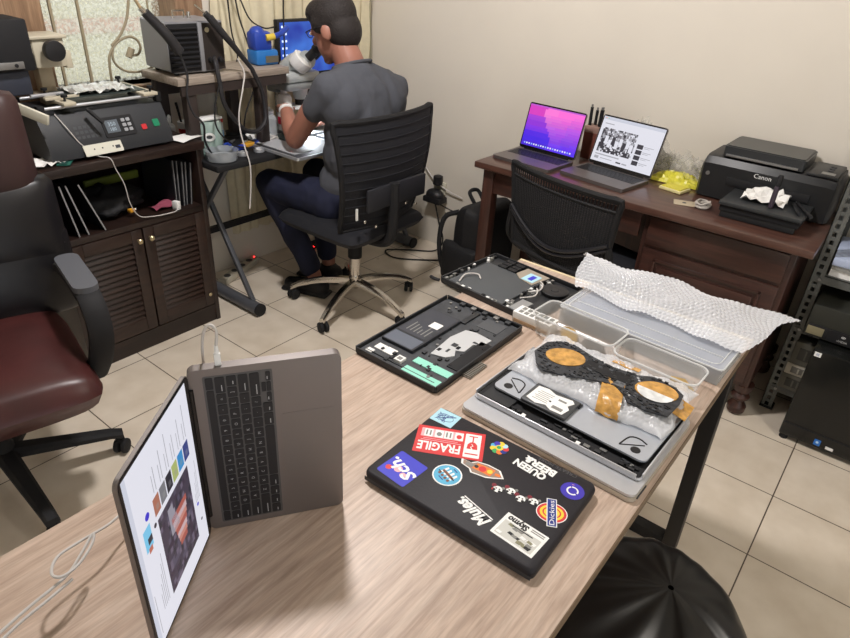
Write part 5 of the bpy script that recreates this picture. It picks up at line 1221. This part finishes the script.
st('pale blue square sticker with scribbled drawing in the far left corner', f1, .141, -.0925, 2)
def f2(g):
    g.rrect(-.065, .064, -.038, .038, 0, .0003, .001, RD)
    g.rrect(-.058, -.028, -.032, .033, .0003, .0005, .002, W_); 
    # wine glass pictogram
    g.poly([(-.053, .010), (-.033, .010), (-.034, -.002), (-.039, -.009), (-.047, -.009), (-.052, -.002)][::1], .0005, .0007, RD)
    g.box(-.0442, -.0418, -.024, -.009, .0005, .0007, RD); g.box(-.051, -.035, -.0265, -.024, .0005, .0007, RD); g.poly([(-.044, .010), (-.041, .004), (-.045, .002), (-.042, -.004), (-.0405, -.004), (-.0432, .001), (-.039, .005), (-.042, .010)], .0007, .0009, W_)
    g.box(-.055, -.031, .022, .025, .0005, .0007, RD)
    g.text('FRAGILE', .022, W_, MX.Translation((.018, .018, 0)), .0005, w=.080, bold=.03)
    g.box(-.022, .054, .0015, .003, .0003, .0006, PK); g.box(-.015, .05, -.003, -.0018, .0003, .0006, PK)
    g.rrect(-.024, .056, -.031, -.007, .0003, .0005, .001, PK)
    for k, x in enumerate((-.016, .004, .022, .042)):
        g.rrect(x-.008, x+.008, -.0295, -.0085, .0005, .0006, .001, W_)
        if k % 2: g.box(x-.005, x-.002, -.026, -.012, .0006, .0008, GY); g.box(x+.002, x+.005, -.026, -.012, .0006, .0008, GY)
        else: g.disc(x, -.018, .005, .0006, .0008, GY if k else RD, seg=12, ry=.006)
st('red and white FRAGILE warning sticker with pictograms', f2, .094, -.0385, 27)
def f3(g):
    g.rrect(-.032, .032, -.033, .033, 0, .0003, .004, NB)
    g.text('Sch.', .024, W_, MX.Translation((.002, .002, 0)) @ MX.Rotation(R(-12), 4, 'Z'), .0005, w=.062, shear=.2, bold=.03); g.disc(.004, .006, .008, .0002, .0004, PK, seg=14); g.disc(.020, .014, .006, .0002, .0004, RD, seg=12); g.disc(-.012, .012, .006, .0002, .0004, PK, seg=12)
st('royal blue sticker with white Sch. lettering', f3, .118, .072, -5)
def f4(g):
    g.disc(0, 0, .0265, 0, .0003, W_); g.disc(0, 0, .0240, .0003, .0005, LB)
    for k in range(4):
        x = -.012+.008*k; g.poly([(x-.002, -.012), (x+.002, -.013), (x+.0025, .004), (x-.0025, .004)], .0005, .0007, W_); g.disc(x, .008, .0028, .0005, .0007, BR, seg=10)
    g.box(-.014, .014, -.004, .001, .0007, .0008, BR); g.box(-.018, -.010, -.002, .0, .0007, .0009, BK); g.box(.010, .018, .004, .006, .0007, .0009, BK); g.box(-.006, .006, .013, .015, .0005, .0007, NV); g.box(-.005, .005, -.019, -.017, .0005, .0007, NV)
st('round sky blue sticker with a row of little white figures', f4, .048, .034, -20)
def f5(g):
    o = [(-.042, .004), (-.030, -.012), (-.006, -.016), (.016, -.014), (.024, -.006), (.044, -.008), (.040, .004), (.022, .010), (.016, .018), (-.012, .017), (-.026, .012)]
    g.poly(o, 0, .0003, W_); g.poly([(x*.9, y*.86) for x, y in o], .0003, .0005, mat('sticker_taupe', (148, 126, 110), .5))
    g.poly([(-.022, -.008), (.012, -.010), (.018, .006), (-.018, .010)], .0005, .0006, OR); g.disc(.0, .0, .007, .0006, .0008, RD, seg=14); g.disc(-.014, .0, .005, .0006, .0008, YL, seg=12); g.disc(.012, -.001, .004, .0006, .0008, BK, seg=12); g.box(.018, .032, -.004, .004, .0005, .0007, GY); g.box(-.034, -.024, -.002, .004, .0005, .0007, OR)
st('irregular brown and orange vehicle sticker with white border', f5, .008, -.018, 10)
def f6(g):
    cols = [LB, YL, GR, OR, NV, RD, PB, YL, PU]
    g.disc(0, 0, .0165, 0, .0003, NV, seg=22)
    for k, c in enumerate(cols): a = 2*PI*k/9; g.disc(.0118*math.cos(a), .0118*math.sin(a), .0062, .0003+.00002*k, .0005+.00002*k, c, seg=10)
    g.disc(0, 0, .0075, .0006, .0008, YL, seg=14); g.disc(.001, 0, .0045, .0008, .0009, GR, seg=10)
st('small round multicoloured sticker', f6, .014, -.086)
def f7(g):
    g.text('QUEEN', .016, W_, MX.Translation((.004, .009, 0)), .0003, w=.064, bold=.05); g.text('BEER&', .016, W_, MX.Translation((-.004, -.010, 0)), .0003, w=.064, bold=.05)
st('white QUEEN BEER lettering sticker', f7, -.062, -.083, -4)
def f8(g): g.text('CREATE MORE', .008, mat('faint_grey', (84, 82, 84), .5), None, .0003, w=.076)
st('faint grey small lettering near the far edge', f8, -.093, -.110, 0)
def f9(g):
    g.disc(0, 0, .0205, 0, .0003, PU); g.annulus(0, 0, .0075, .0105, .0003, .0005, W_, None, -70, 130, 20); g.annulus(0, 0, .0078, .0105, .0003, .0005, W_, None, 150, 280, 20); g.box(-.002, .002, -.0155, -.0145, .0003, .0005, PK)
st('round purple sticker with a white crescent ring', f9, -.140, -.074, 20)
def f10(g):
    g.disc(0, .0, .0225, 0, .0003, W_, ry=.026); g.disc(0, 0, .021, .0003, .0004, RD, ry=.0245); g.disc(0, 0, .0165, .0004, .0005, YL, ry=.02); g.disc(0, 0, .0125, .0005, .0006, RD, ry=.0155); g.disc(0, 0, .010, .0006, .0007, YL, ry=.013)
    g.box(-.031, .031, -.0085, .0085, .0007, .0008, W_); g.box(-.0295, .0295, -.007, .007, .0008, .0009, NV); g.text('Dickies', .0085, W_, None, .001, w=.054)
st('red and yellow horseshoe shaped sticker crossed by a blue lettered band', f10, -.1350, -.006, -63)
def f11(g):
    rnd = random.Random(6)
    for k in range(4):
        x = -.030+.021*k; y = (-.002, .004, -.003, .005)[k]
        g.disc(x, y, .0085, 0, .0003, W_, seg=14, ry=.0075); g.disc(x-.005, y+.004, .0028, .0003, .0005, BK, seg=8); g.disc(x+.005, y+.004, .0028, .0003, .0005, BK, seg=8); g.disc(x-.003, y-.001, .0016, .0003, .0005, BK, seg=8); g.disc(x+.003, y-.001, .0016, .0003, .0005, BK, seg=8)
        g.disc(x+.009, y-.006, .0045, 0, .0003, DR, seg=8); g.disc(x-.008, y-.007, .003, 0, .0003, GY, seg=8)
    g.disc(.040, .008, .003, 0, .0003, RD, seg=8)
st('dark sticker of small black, white and red animal faces', f11, -.070, -.003, 7)
def f12(g):
    g.text('Mules.', .022, W_, MX.Translation((0, 0, 0)), .0003, w=.068, shear=.25, bold=.04); g.box(-.036, .030, -.0155, -.0135, 0, .0003, W_)
st('slanted white Mules. lettering sticker with underline', f12, -.029, .076, -13)
def f13(g):
    g.rrect(-.039, .039, -.0265, .0265, 0, .0003, .001, W_)
    g.text('Skymo', .012, BK, MX.Translation((.014, -.0185, 0)), .0005, w=.038, shear=.1, bold=.05); g.box(-.034, -.010, -.019, -.017, .0003, .0005, GY); g.box(-.034, -.010, -.023, -.021, .0003, .0005, GY)
    g.rrect(-.034, .034, -.011, .0225, .0003, .0004, .001, mat('sticker_print_grey', (196, 196, 190), .5))
    rnd = random.Random(12)
    for k in range(16):
        x, y = rnd.uniform(-.028, .028), rnd.uniform(-.007, .019); m = [BK, GY, W_, mat('sticker_olive', (128, 126, 100), .5)][k % 4]
        g.poly([(x-.005, y-.002), (x+.004, y-.003), (x+.006, y+.002), (x-.003, y+.003)], .0004+.00001*k, .0006+.00001*k, m)
    g.box(-.02, .018, -.0085, -.0065, .0006, .0008, BK); g.box(-.012, -.004, .012, .019, .0006, .0008, mat('sticker_olive', (128, 126, 100), .5))
st('white rectangular picture sticker headed Skymo at the near edge', f13, -.116, .068, -4)

# --- opened laptop bottom case with battery
oc2 = thing('laptop_case', 'open black laptop bottom case with battery and mint tape strips, left of the stack', 'laptop case', (1.072, .745, T), R(0))
OM = MX.Translation((-1.072, -.745, -T))
def OG():
    g = G(); g.M = OM; return g
cb = mat('case_black', (40, 41, 44), .5); cin = mat('case_inner', (62, 64, 68), .55, noise=(60, .12))
x0, x1, y0, y1 = .894, 1.252, .628, .866
g = OG(); g.rrect(x0, x1, y0, y1, T+.001, T+.006, .012, cb); 
for a, b, c, d in ((x0+.004, x1-.004, y0, y0+.004), (x0+.004, x1-.004, y1-.004, y1), (x0, x0+.004, y0+.004, y1-.004), (x1-.004, x1, y0+.004, y1-.004)): g.box(a, b, c, d, T+.004, T+.018, cb, .001)
g.out('shell', oc2)
g = OG(); g.rrect(x0+.006, x1-.006, y0+.006, y1-.006, T+.006, T+.0085, .01, cin)
g.box(x0+.02, x0+.022, y0+.02, y1-.02, T+.0085, T+.011, cb)
rnd = random.Random(14)
for k in range(46):
    a, b = rnd.uniform(x0+.015, x1-.02), rnd.uniform(y0+.015, y1-.02); s = rnd.uniform(.002, .006); g.box(a-s, a+s, b-s*.7, b+s*.7, T+.0085, T+.0105+rnd.uniform(0, .003), [cb, blackm, dgrey][k % 3])
g.out('inner_tray', oc2)
for k in range(9):
    a, b = rnd.uniform(x0+.02, x1-.02), rnd.uniform(y0+.015, y1-.015)
    g = OG(); g.cyl((a, b, T+.008), (a, b, T+.0125), .004, steel, seg=10); g.out('screw_post', oc2)
g = OG(); g.rrect(.972, 1.165, .757, .852, T+.0085, T+.0165, .003, mat('battery_black', (44, 46, 52), .4)); bt = g.out('battery', oc2)
g = OG(); g.box(.975, 1.02, .762, .848, T+.0165, T+.0169, mat('battery_panel', (92, 98, 110), .5)); g.box(1.028, 1.16, .762, .848, T+.0165, T+.0168, mat('battery_label', (58, 60, 68), .5))
for k in range(6): g.box(1.04, 1.04+rnd.uniform(.02, .05), .775+.011*k, .778+.011*k, T+.0168, T+.0170, GY)
for k in range(3): g.rrect(1.03+.028*k, 1.05+.028*k, .764, .772, T+.0168, T+.017, .002, dgrey)
g.out('battery_label', bt)
g = OG(); g.box(1.085, 1.112, .772, .800, T+.0169, T+.0174, paper, 0, MX.Identity(4)); g.out('paper_label', bt, label='small white label on the battery')
for a, b, w_, h_ in ((.945, .828, .011, .013), (.945, .800, .012, .014), (.918, .838, .007, .009)):
    g = OG(); g.box(a-w_, a+w_, b-h_, b+h_, T+.0085, T+.0105, paper); g.out('paper_label', oc2)
g = OG(); g.box(.922, .943, .750, .770, T+.0085, T+.015, paper); g.box(.927, .938, .754, .766, T+.015, T+.0155, steel); g.out('speaker_box', oc2)
mint = mat('mint_tape', (146, 216, 196), .5)
for a, b, q in ((.905, .928, .735), (.948, .971, .737)):
    g = OG(); g.box(a, b, .630, q, T+.0085, T+.0108, mint); g.out('tape_strip', oc2, label='mint green tape strip')
g = OG(); pl = [(1.0, .725), (1.01, .69), (1.03, .678), (1.05, .69), (1.06, .672), (1.10, .674), (1.11, .655), (1.145, .652), (1.15, .70), (1.142, .726), (1.09, .735)]
g.poly(pl, T+.0085, T+.0115, mat('shield_silver', (196, 198, 200), .45, .2)); g.box(1.06, 1.075, .698, .712, T+.0115, T+.012, dgrey); g.box(1.105, 1.112, .665, .680, T+.0115, T+.012, dgrey); g.box(1.03, 1.045, .700, .706, T+.0115, T+.012, dgrey); g.out('shield_plate', oc2)
g = OG(); g.box(.985, 1.125, .632, .668, T+.0085, T+.0115, blackm, .001); g.out('drive_bay', oc2)
g = OG(); g.box(1.165, 1.235, .745, .760, T+.0085, T+.013, cb, .001); g.box(1.18, 1.23, .66, .72, T+.0085, T+.0095, mat('pcb_grey', (76, 78, 82), .5)); g.out('side_board', oc2)
for k in range(5):
    g = OG(); y = .66+.035*k; g.box(1.236, 1.2535, y, y+.014, T+.006, T+.016, steel if k % 2 else dgrey, .001); g.out('port', oc2)
g = OG(); g.box(.99, 1.06, .606, .627, T+.001, T+.003, mat('fin_steel', (150, 146, 138), .4, .5))
for k in range(12): g.box(.992+.0057*k, .9945+.0057*k, .606, .627, T+.003, T+.0065, MATS['fin_steel'])
g.out('vent_fins', oc2)

# --- second opened chassis at the far end
fc = thing('laptop_chassis', 'dark stripped laptop chassis with white wires at the far end of the oak table', 'laptop chassis', (1.435, .785, T), R(-5))
g = G(); x0, x1, y0, y1 = -.125, .132, -.165, .150
g.rrect(x0, x1, y0, y1, .001, .005, .010, cb)
for a, b, c, d in ((x0+.004, x1-.004, y0, y0+.004), (x0+.004, x1-.004, y1-.004, y1), (x0, x0+.004, y0+.004, y1-.004), (x1-.004, x1, y0+.004, y1-.004)): g.box(a, b, c, d, .004, .018, cb, .001)
g.out('shell', fc)
g = G(); g.box(-.11, .07, -.06, .13, .005, .012, mat('slate_film', (72, 75, 78), .6), .002)
rnd = random.Random(33); pl = []
for k in range(40): 
    a = rnd.uniform(-.118, .12); b = rnd.choice((rnd.uniform(.132, .146), rnd.uniform(-.085, -.062))); g.box(a, a+rnd.uniform(.004, .012), b, b+rnd.uniform(.003, .009), .005, .012+rnd.uniform(0, .004), [W_, GY, steel, blackm][k % 4])
for k in range(14): a = rnd.uniform(-.12, -.112); b = rnd.uniform(-.1, .13); g.box(a, a+.008, b, b+.01, .005, .014, [W_, GY, blackm][k % 3])
g.out('main_board', fc)
for i in range(3):
    for j in range(2):
        g = G(); g.rrect(.068+.02*i, .084+.02*i, .03+.035*j, .058+.035*j, .005, .016, .002, blackm); g.out('module', fc)
g = G(); g.poly([(.04, -.05), (.118, -.06), (.122, .02), (.07, .025), (.05, .0)], .012, .014, mat('tan_plate', (160, 150, 136), .5, .2)); g.box(.05, .10, -.045, -.005, .014, .015, PB); g.box(.06, .09, -.035, -.02, .015, .0155, NB); g.out('heat_plate', fc)
g = G(); g.lathe([(.036, .006), (.038, .008), (.038, .016), (.034, .018), (.012, .016), (.010, .018)], (.06, -.115, 0), black, 26); g.out('fan', fc, label='round black cooling fan')
for pts in (((-.10, .10, .014), (-.06, .11, .02), (-.03, .09, .018), (-.04, .07, .014)), ((.0, -.07, .014), (.02, -.09, .02), (.05, -.08, .022), (.07, -.06, .018)), ((-.05, -.075, .014), (-.02, -.10, .02), (.01, -.09, .02), (.03, -.075, .016))):
    g = G(); g.tube(pts, .0022, cordw, 6); g.out('wire', fc, label='thin white wire')
g = G(); g.box(-.116, -.05, -.12, -.085, .005, .016, mat('hinge_silver', (170, 172, 175), .35, .6), .002); g.out('hinge', fc)
g = G(); g.tube([(-.128, .148, .008), (-.135, .165, .010), (-.13, .18, .008)], .005, blackm, 6); g.out('hinge_stub', fc)
t = thing('connector_box', 'small white slotted connector block beside the clear boxes', 'connector', (1.30, .622, T), R(-2))
g = G(); g.box(-.022, .022, -.055, .055, 0, .030, paper, .002)
for k in range(6):
    for j in range(2): g.box(-.016+.018*j, -.002+.018*j, -.048+.016*k, -.037+.016*k, .03, .0306, GY)
g.out('housing', t); g = G(); g.box(-.0235, -.021, -.05, .05, .003, .012, mat('contact_beige', (178, 150, 120), .5)); g.out('contacts', t)

# ------------------------------------------------------------------ the stack on the right
cream_s = mat('warm_silver', (196, 188, 174), .4, .35)
s1 = thing('laptop', 'warm silver closed laptop at the bottom of the stack of laptop parts', 'laptop', (1.025, .368, T), R(-1))
g = G(); g.rrect(-.145, .145, -.19, .187, .001, .0105, .014, cream_s, k=6); g.out('base', s1); g = G(); g.rrect(-.144, .144, -.189, .186, .0115, .0165, .014, silver, k=6); g.out('lid', s1)
g = G(); g.box(-.13, -.09, -.192, -.1885, .004, .008, dgrey); g.out('port', s1)
s2 = thing('laptop_top_case', 'silver rimmed laptop top case with black inside, second in the stack of laptop parts', 'laptop top case', (1.055, .37, T+.0175), R(-1))
g = G(); x0, x1, y0, y1 = -.133, .12, -.185, .183
g.rrect(x0, x1, y0, y1, 0, .003, .012, silver)
for a, b, c, d in ((x0+.01, x1-.01, y0, y0+.003), (x0+.01, x1-.01, y1-.003, y1), (x0, x0+.003, y0+.01, y1-.01), (x1-.003, x1, y0+.01, y1-.01)): g.box(a, b, c, d, .002, .0125, silver, .001)
g.out('shell', s2)
g = G(); g.rrect(x0+.004, x1-.004, y0+.004, y1-.004, .003, .0045, .01, blackm)
rnd = random.Random(3)
for k in range(30): a = rnd.uniform(x0+.006, x0+.03); b = rnd.uniform(y0+.01, y1-.03); g.box(a, a+rnd.uniform(.003, .008), b, b+rnd.uniform(.004, .02), .0045, .008, [blackm, dgrey, cb, steel][k % 4])
g.box(x0+.008, x0+.05, .10, .165, .0045, .010, mat('black_board', (34, 35, 38), .6)); g.out('inner_tray', s2)
for b in (-.06, .06):
    g = G(); g.box(x0+.002, x0+.010, b, b+.008, .011, .0128, W_); g.out('clip', s2)
s3 = thing('laptop_bottom_cover', 'silver laptop bottom cover with black corner notches, under the wrapped board', 'laptop cover', (1.075, .362, T+.0305), R(-2))
g = G(); g.rrect(-.116, .115, -.170, .168, 0, .005, .014, mat('cover_silver', (196, 202, 212), .32, .55), k=6)
g.rrect(-.1165, .1155, -.1705, .1685, -.0005, .001, .014, black, k=6); g.out('plate', s3)
for s in (1, -1):
    g = G(); o_ = [(-.104, s*.140), (-.064, s*.155), (-.064, s*.115), (-.082, s*.112)]
    g.tube([(x, y, .0052) for x, y in ((-.100, s*.112), (-.068, s*.118), (-.060, s*.135), (-.066, s*.152))], .0016, black, 6, smooth=3); g.tube([(-.101, s*.112, .0052), (-.072, s*.150, .0052)], .0013, black, 6, smooth=0); g.out('notch_line', s3)
    g = G(); g.disc(-.095, s*.142, .0095, .005, .0055, black, seg=18); g.out('rubber_foot', s3)
g = G(); g.box(-.06, -.045, -.006, .0, .005, .009, black); g.out('latch', s3)
hdd = thing('hard_drive', 'small hard drive with white label lying on the silver bottom cover', 'hard drive', (.992, .412, T+.0362), R(-91))
g = G(); g.box(-.05, .05, -.035, .035, 0, .008, mat('drive_grey', (82, 84, 86), .4, .4), .0015); g.out('housing', hdd)
g = G(); g.poly([(-.043, -.024), (-.02, -.03), (.0, -.022), (.015, -.03), (.04, -.028), (.044, -.005), (.036, .004), (.043, .02), (.035, .028), (.0, .022), (-.02, .03), (-.042, .026)], .008, .0084, W_)
for k in range(6): g.box(-.034+.004*(k % 2), rnd.uniform(-.008, .005), -.017+.006*k, -.0155+.006*k, .0084, .0086, GY)
g.disc(.002, -.006, .0025, .0084, .0087, BK, seg=10); g.box(.012, .035, -.022, -.012, .0084, .0086, GY); g.box(.012, .03, .008, .014, .0084, .0086, GY); g.out('label', hdd, label='white paper label')
g = G(); g.box(-.045, .045, -.0358, -.035, .001, .006, dgrey); g.out('connector', hdd)

# bubble wrap
bw = mat('bubble_wrap_film', (232, 234, 238), .16, alpha=.5, spec=.8)
bw2 = mat('bubble_wrap_sheet', (236, 238, 243), .16, alpha=.60, spec=.8)
def bubbles(a, b, pitch):
    row = round(b/(pitch*.866)); b0 = row*pitch*.866; a0 = round((a-(pitch/2 if row % 2 else 0))/pitch)*pitch+(pitch/2 if row % 2 else 0)
    d = math.hypot(a-a0, b-b0)/(pitch*.46)
    return math.sqrt(max(0, 1-d*d))
wp = thing('wrapped_board', 'dark circuit board with two amber taped fan openings in bubble wrap', 'circuit board', (1.13, .365, T+.036), R(-90))
g = G(); rnd = random.Random(17); ph = [rnd.uniform(0, 6) for _ in range(6)]
def wrapf(u, v):
    a = (u-.5)*.345; b = -.098+.196*v
    e = max(0, (1-abs(2*u-1)**8)*(1-abs(2*v-1)**5))
    z = .003+.019*e**.5+.0035*math.sin(a*70+ph[0])*math.sin(b*90+ph[1])*e+.002*math.sin(a*160+b*120)
    return V((a+.004*math.sin(b*80+ph[2])*(1-e*.5), b+.006*math.sin(a*45+ph[3]), z+.0034*bubbles(a, b, .0105)*(.3+.7*e)))
g.grid(150, 90, wrapf, bw); g.grid(40, 20, lambda u, v: V(((u-.5)*.335, .092-.184*v, .002)), bw); g.out('bubble_wrap', wp, 80, label='bubble wrap package')
lbm = mat('board_charcoal', (44, 46, 50), .55, noise=(90, .35))
outl = [(-.153, .025), (-.156, -.03), (-.130, -.071), (-.103, -.089), (-.06, -.075), (-.018, -.052), (.025, -.033), (.05, -.04), (.069, -.051), (.083, -.07), (.12, -.072), (.164, -.060), (.168, 0), (.164, .037), (.140, .055), (.09, .062), (.061, .042), (.01, .035), (-.043, .042), (-.092, .058), (-.13, .052)]
outl = [(x*.97, y*.93) for x, y in outl]
g = G(); g.poly(outl, .026, .029, lbm); g.out('circuit_board', wp)
def onboard(x, y): 
    c = False; n = len(outl)
    for i in range(n):
        (ax, ay), (bx, by) = outl[i], outl[i-1]
        if (ay > y) != (by > y) and x < (bx-ax)*(y-ay)/(by-ay)+ax: c = not c
    return c
rnd = random.Random(41)
holes = [(-.087, -.006), (.112, .008)]
cnt = 0
g = G()
while cnt < 230:
    x, y = rnd.uniform(-.15, .16), rnd.uniform(-.08, .06)
    if not onboard(x, y) or not onboard(x+.006, y) or not onboard(x-.006, y): continue
    if any(((x-hx)/.046)**2+((y-hy)/.042)**2 < 1 for hx, hy in holes): continue
    s = rnd.uniform(.0015, .0042); g.box(x-s, x+s, y-s*.7, y+s*.7, .029, .030+rnd.uniform(0, .0015), [blackm, dgrey, mat('chip_slate', (72, 76, 82), .4), cb, black][cnt % 5]); cnt += 1
g.out('chips', wp)
g = G(); g.box(-.045, .06, -.012, .02, .029, .031, blackm, .001); g.box(.035, .055, -.03, -.012, .029, .0312, mat('chip_steel', (122, 124, 128), .35, .5)); g.out('heat_pipe', wp)
amb = mat('amber_film_tape', (192, 146, 78), .25, noise=(60, .16), alpha=.92, bump=(70, .5))
for i, (hx, hy) in enumerate(holes):
    g = G(); q = [2*PI*k/22 for k in range(22)]
    g.poly([(hx+.041*math.cos(a)+.003*math.sin(3*a), hy+(.035+.004*math.sin(2*a))*math.sin(a)) for a in q], .0292, .0308, amb)
    if i == 1: g.poly([(hx+.038*math.cos(a), hy-.004+.034*math.sin(a)) for a in [PI+PI*k/10 for k in range(11)]], .0308, .0312, mat('film_white', (212, 214, 214), .3, noise=(60, .1)))
    g.out('amber_tape', wp, label='amber tape over the %s fan opening' % ('left', 'right')[i])
g = G()
g.grid(10, 24, lambda u, v: V((.018+.048*u+.035*(.5-v)*.9, -.104+.105*v, .004+.024*min(1, 4*v*(1.2-v))**.6+.002*math.sin(u*9+v*14))), amb, .0012); g.out('amber_tape', wp, 60, label='amber tape band round the package')
g = G(); g.grid(8, 8, lambda u, v: V((.155+.03*u, -.02+.055*v, .018-.008*u+.002*math.sin(8*v))), amb, .001); g.out('amber_tape', wp, 60, label='amber tape tail at the right end')
g = G(); g.grid(10, 4, lambda u, v: V((-.005+.06*u, .055+.02*v, .026-.004*v+.001*math.sin(9*u))), amb, .001); g.out('amber_tape', wp, 60, label='amber tape strip along the far side')

# clear boxes
clp = mat('clear_box_plastic', (222, 224, 224), .15, alpha=.36, spec=.7); rim = mat('clear_box_rim', (226, 228, 228), .15, alpha=.62, spec=.7)
def tub(name, lb, loc, w, d, h, rz, r=.022):
    t = thing(name, lb, 'box', loc, R(rz))
    def lp(s, z, rr_=r): return [(x, y, z) for x, y, _ in rr(w/2-s, d/2-s, max(rr_-s*.4, .004), 0, 5)]
    g = G(); g.ring([lp(.012, .0015), lp(.008, .004), lp(.002, h-.004), lp(0, h-.003), lp(0, h)], clp, False)
    q = lp(.012, .0015); g.add(q, [tuple(range(len(q)-1, -1, -1))], clp); g.out('tub', t, 50)
    g = G(); g.tube(lp(-.001, h-.001), .0024, rim, 6, True, 0); g.out('rim', t)
    return t
b1 = tub('storage_box', 'small clear plastic box holding loose metal parts, next to the white connector block', (1.302, .505, T), .105, .215, .058, -3)
b2 = tub('storage_box', 'empty looking clear plastic box behind the right end of the wrapped board', (1.284, .296, T), .092, .192, .05, -2)
for lb, pts, m_ in (('flat golden metal clip lying in the small clear box', [(-.02, .03), (.02, .05), (.025, .02), (.0, .0), (-.03, -.01)], mat('gold_part', (190, 160, 100), .4, .5)), ('small grey fan part lying in the right of the small clear box', [(-.03, -.03), (0, -.02), (.02, -.05), (-.01, -.08), (-.035, -.06)], mat('grey_part', (120, 118, 116), .4, .4))):
    g = G(); g.poly(pts, .0, .006, m_); g.tube([(x, y, .006) for x, y in pts], .002, m_, 5, True, 2); o = g.out('metal_part'); o.location = (1.302, .505, T+.0075); o.rotation_euler = (0, 0, R(-3)); tag(o, lb, 'part')
g = G(); g.poly([(-.02, -.02), (.0, -.03), (.03, .0), (.02, .03), (-.01, .02)], 0, .004, mat('gold_part', (190, 160, 100), .4, .5)); o = g.out('metal_part'); o.location = (1.284, .24, T+.0072); tag(o, 'tiny golden clip at the right end of the empty looking clear box', 'part')
bb = thing('organizer_box', 'wide flat clear organizer box with blue grey inserts under the loose bubble wrap sheet', 'box', (1.446, .382, T), R(-2))
g = G(); 
for a, b, c, d in ((-.085, .085, -.205, -.202), (-.085, .085, .202, .205), (-.085, -.082, -.202, .202), (.082, .085, -.202, .202)): g.box(a, b, c, d, .001, .040, clp)
g.box(-.085, .085, -.205, .205, .001, .004, clp); g.out('tub', bb)
g = G(); bgm = mat('blue_grey_insert', (96, 106, 132), .5)
for k in range(3): g.box(-.078, .078, -.197+.134*k, -.07+.134*k, .0045, .028, bgm, .003)
g.out('insert', bb)
g = G(); g.rrect(-.088, .088, -.208, .208, .041, .044, .008, mat('clear_lid_plastic', (206, 212, 222), .1, alpha=.38, spec=.8)); g.tube([(x, y, .0445) for x, y, _ in rr(.074, .194, .02, 0)], .0016, rim, 6, True, 0); g.tube([(x, y, .0425) for x, y, _ in rr(.088, .208, .012, 0)], .0022, rim, 6, True, 0); g.tube([(-.03, y, .0446) for y in (-.19, .19)], .0014, rim, 5, smooth=0); g.out('lid', bb)
# loose bubble wrap sheet draped over the far end
g = G(); rnd = random.Random(23)
A, B_, D_, E_ = V((1.475, .605, T+.050)), V((1.445, .165, T+.050)), V((1.60, .650, T+.095)), V((1.70, .095, T+.060))
def sheet(u, v):
    # u runs along -Y, v from the near edge to the far edge
    near = A.lerp(B_, u); far = D_.lerp(E_, u)
    p = near.lerp(far, v)
    z = p.z+.028*math.sin(v*PI)*(1-.5*u)+.010*math.sin(u*9+v*4)*v+.004*math.sin(u*17-v*6)+.002*math.sin(u*31+v*11)
    z = max(z, T+.0485 if p.x < 1.54 else 0)
    p = V((p.x+.012*math.sin(u*8+1)*v+.010*math.sin(u*13)*(1-v), p.y+.008*math.sin(v*7+u*3), z))
    a, b = u*.52, v*.20
    return p+V((-.15, 0, 1)).normalized()*.0040*bubbles(a, b, .0125)
g.grid(250, 100, sheet, bw2)
o = g.out('bubble_wrap_sheet', None, 80); tag(o, 'loose crumpled bubble wrap sheet over the far right corner of the oak table', 'bubble wrap')

# ------------------------------------------------------------------ black bag by the table
bn = thing('rubbish_bin', 'round bin draped in a black plastic bag on the floor beside the oak table', 'bin', (.935, .12, 0))
g = G(); g.lathe([(.15, .0), (.16, .01), (.185, .40), (.19, .41), (.18, .41), (.155, .02)], (0, 0, 0), black, 32); g.out('bin_body', bn)
g = G(); rnd = random.Random(2)
bagp = mat('black_bag_plastic', (26, 26, 27), .33, spec=.5, noise=(3, .2))
rings = []; n = 96
for i in range(40):
    t = i/39; rr_ = []
    for k in range(n):
        a = 2*PI*k/n
        if t < .5:
            q = t/.5; r0 = .006+.204*math.sin(q*PI/2)**.9; z0 = .485-.075*(1-math.cos(q*PI/2))
            fold = .012*(1-q)**.5*q*((.5+math.sin(a-2.6))*1.3*math.sin(8*a+1.3*math.sin(2*a+1)+q*1.5)+.7*math.sin(2*a+1)*math.sin(15*a+2*math.sin(3*a)+2*q))
            z0 += fold*.9+.008*math.sin(3*a+1)*q
        else:
            q = (t-.5)/.5; r0 = .21+.012*math.sin(q*PI)-.02*q; z0 = .41-.33*q
            r0 += .006*math.sin(9*a+q*4)+.004*math.sin(17*a-3*q)
            fold = 0; z0 += .008*math.sin(3*a+1)*(1-q)
        rr_.append((r0*math.cos(a)+.07*max(0, 1-2*t), r0*math.sin(a)-.03*max(0, 1-2*t), z0))
    rings.append(rr_)
g.ring(rings[::-1], bagp, False); g.out('bag', bn, 60, label='black plastic bag with folds gathered at the top')
# ------------------------------------------------------------------ daylight
w = bpy.data.worlds.new('sky'); sc.world = w; w.use_nodes = True
bg = w.node_tree.nodes['Background']; bg.inputs[0].default_value = (.88, .94, 1, 1); bg.inputs[1].default_value = 2.7
def area(name, loc, rot, sx, sy, e, col, portal=False):
    l = bpy.data.lights.new(name, 'AREA'); l.shape = 'RECTANGLE'; l.size = sx; l.size_y = sy; l.energy = e; l.color = col
    if portal: l.cycles.is_portal = True
    o = bpy.data.objects.new(name, l); C.objects.link(o); o.location = loc; o.rotation_euler = rot
    return o
area("window_portal", (1.42, WY+.13, 1.62), (R(-90), 0, 0), .55, 1.2, 1, (1,1,1), True)
area("doorway_portal", (-.45, Y0-.05, 1.1), (R(90), 0, 0), 1.4, 2.1, 1, (1,1,1), True)
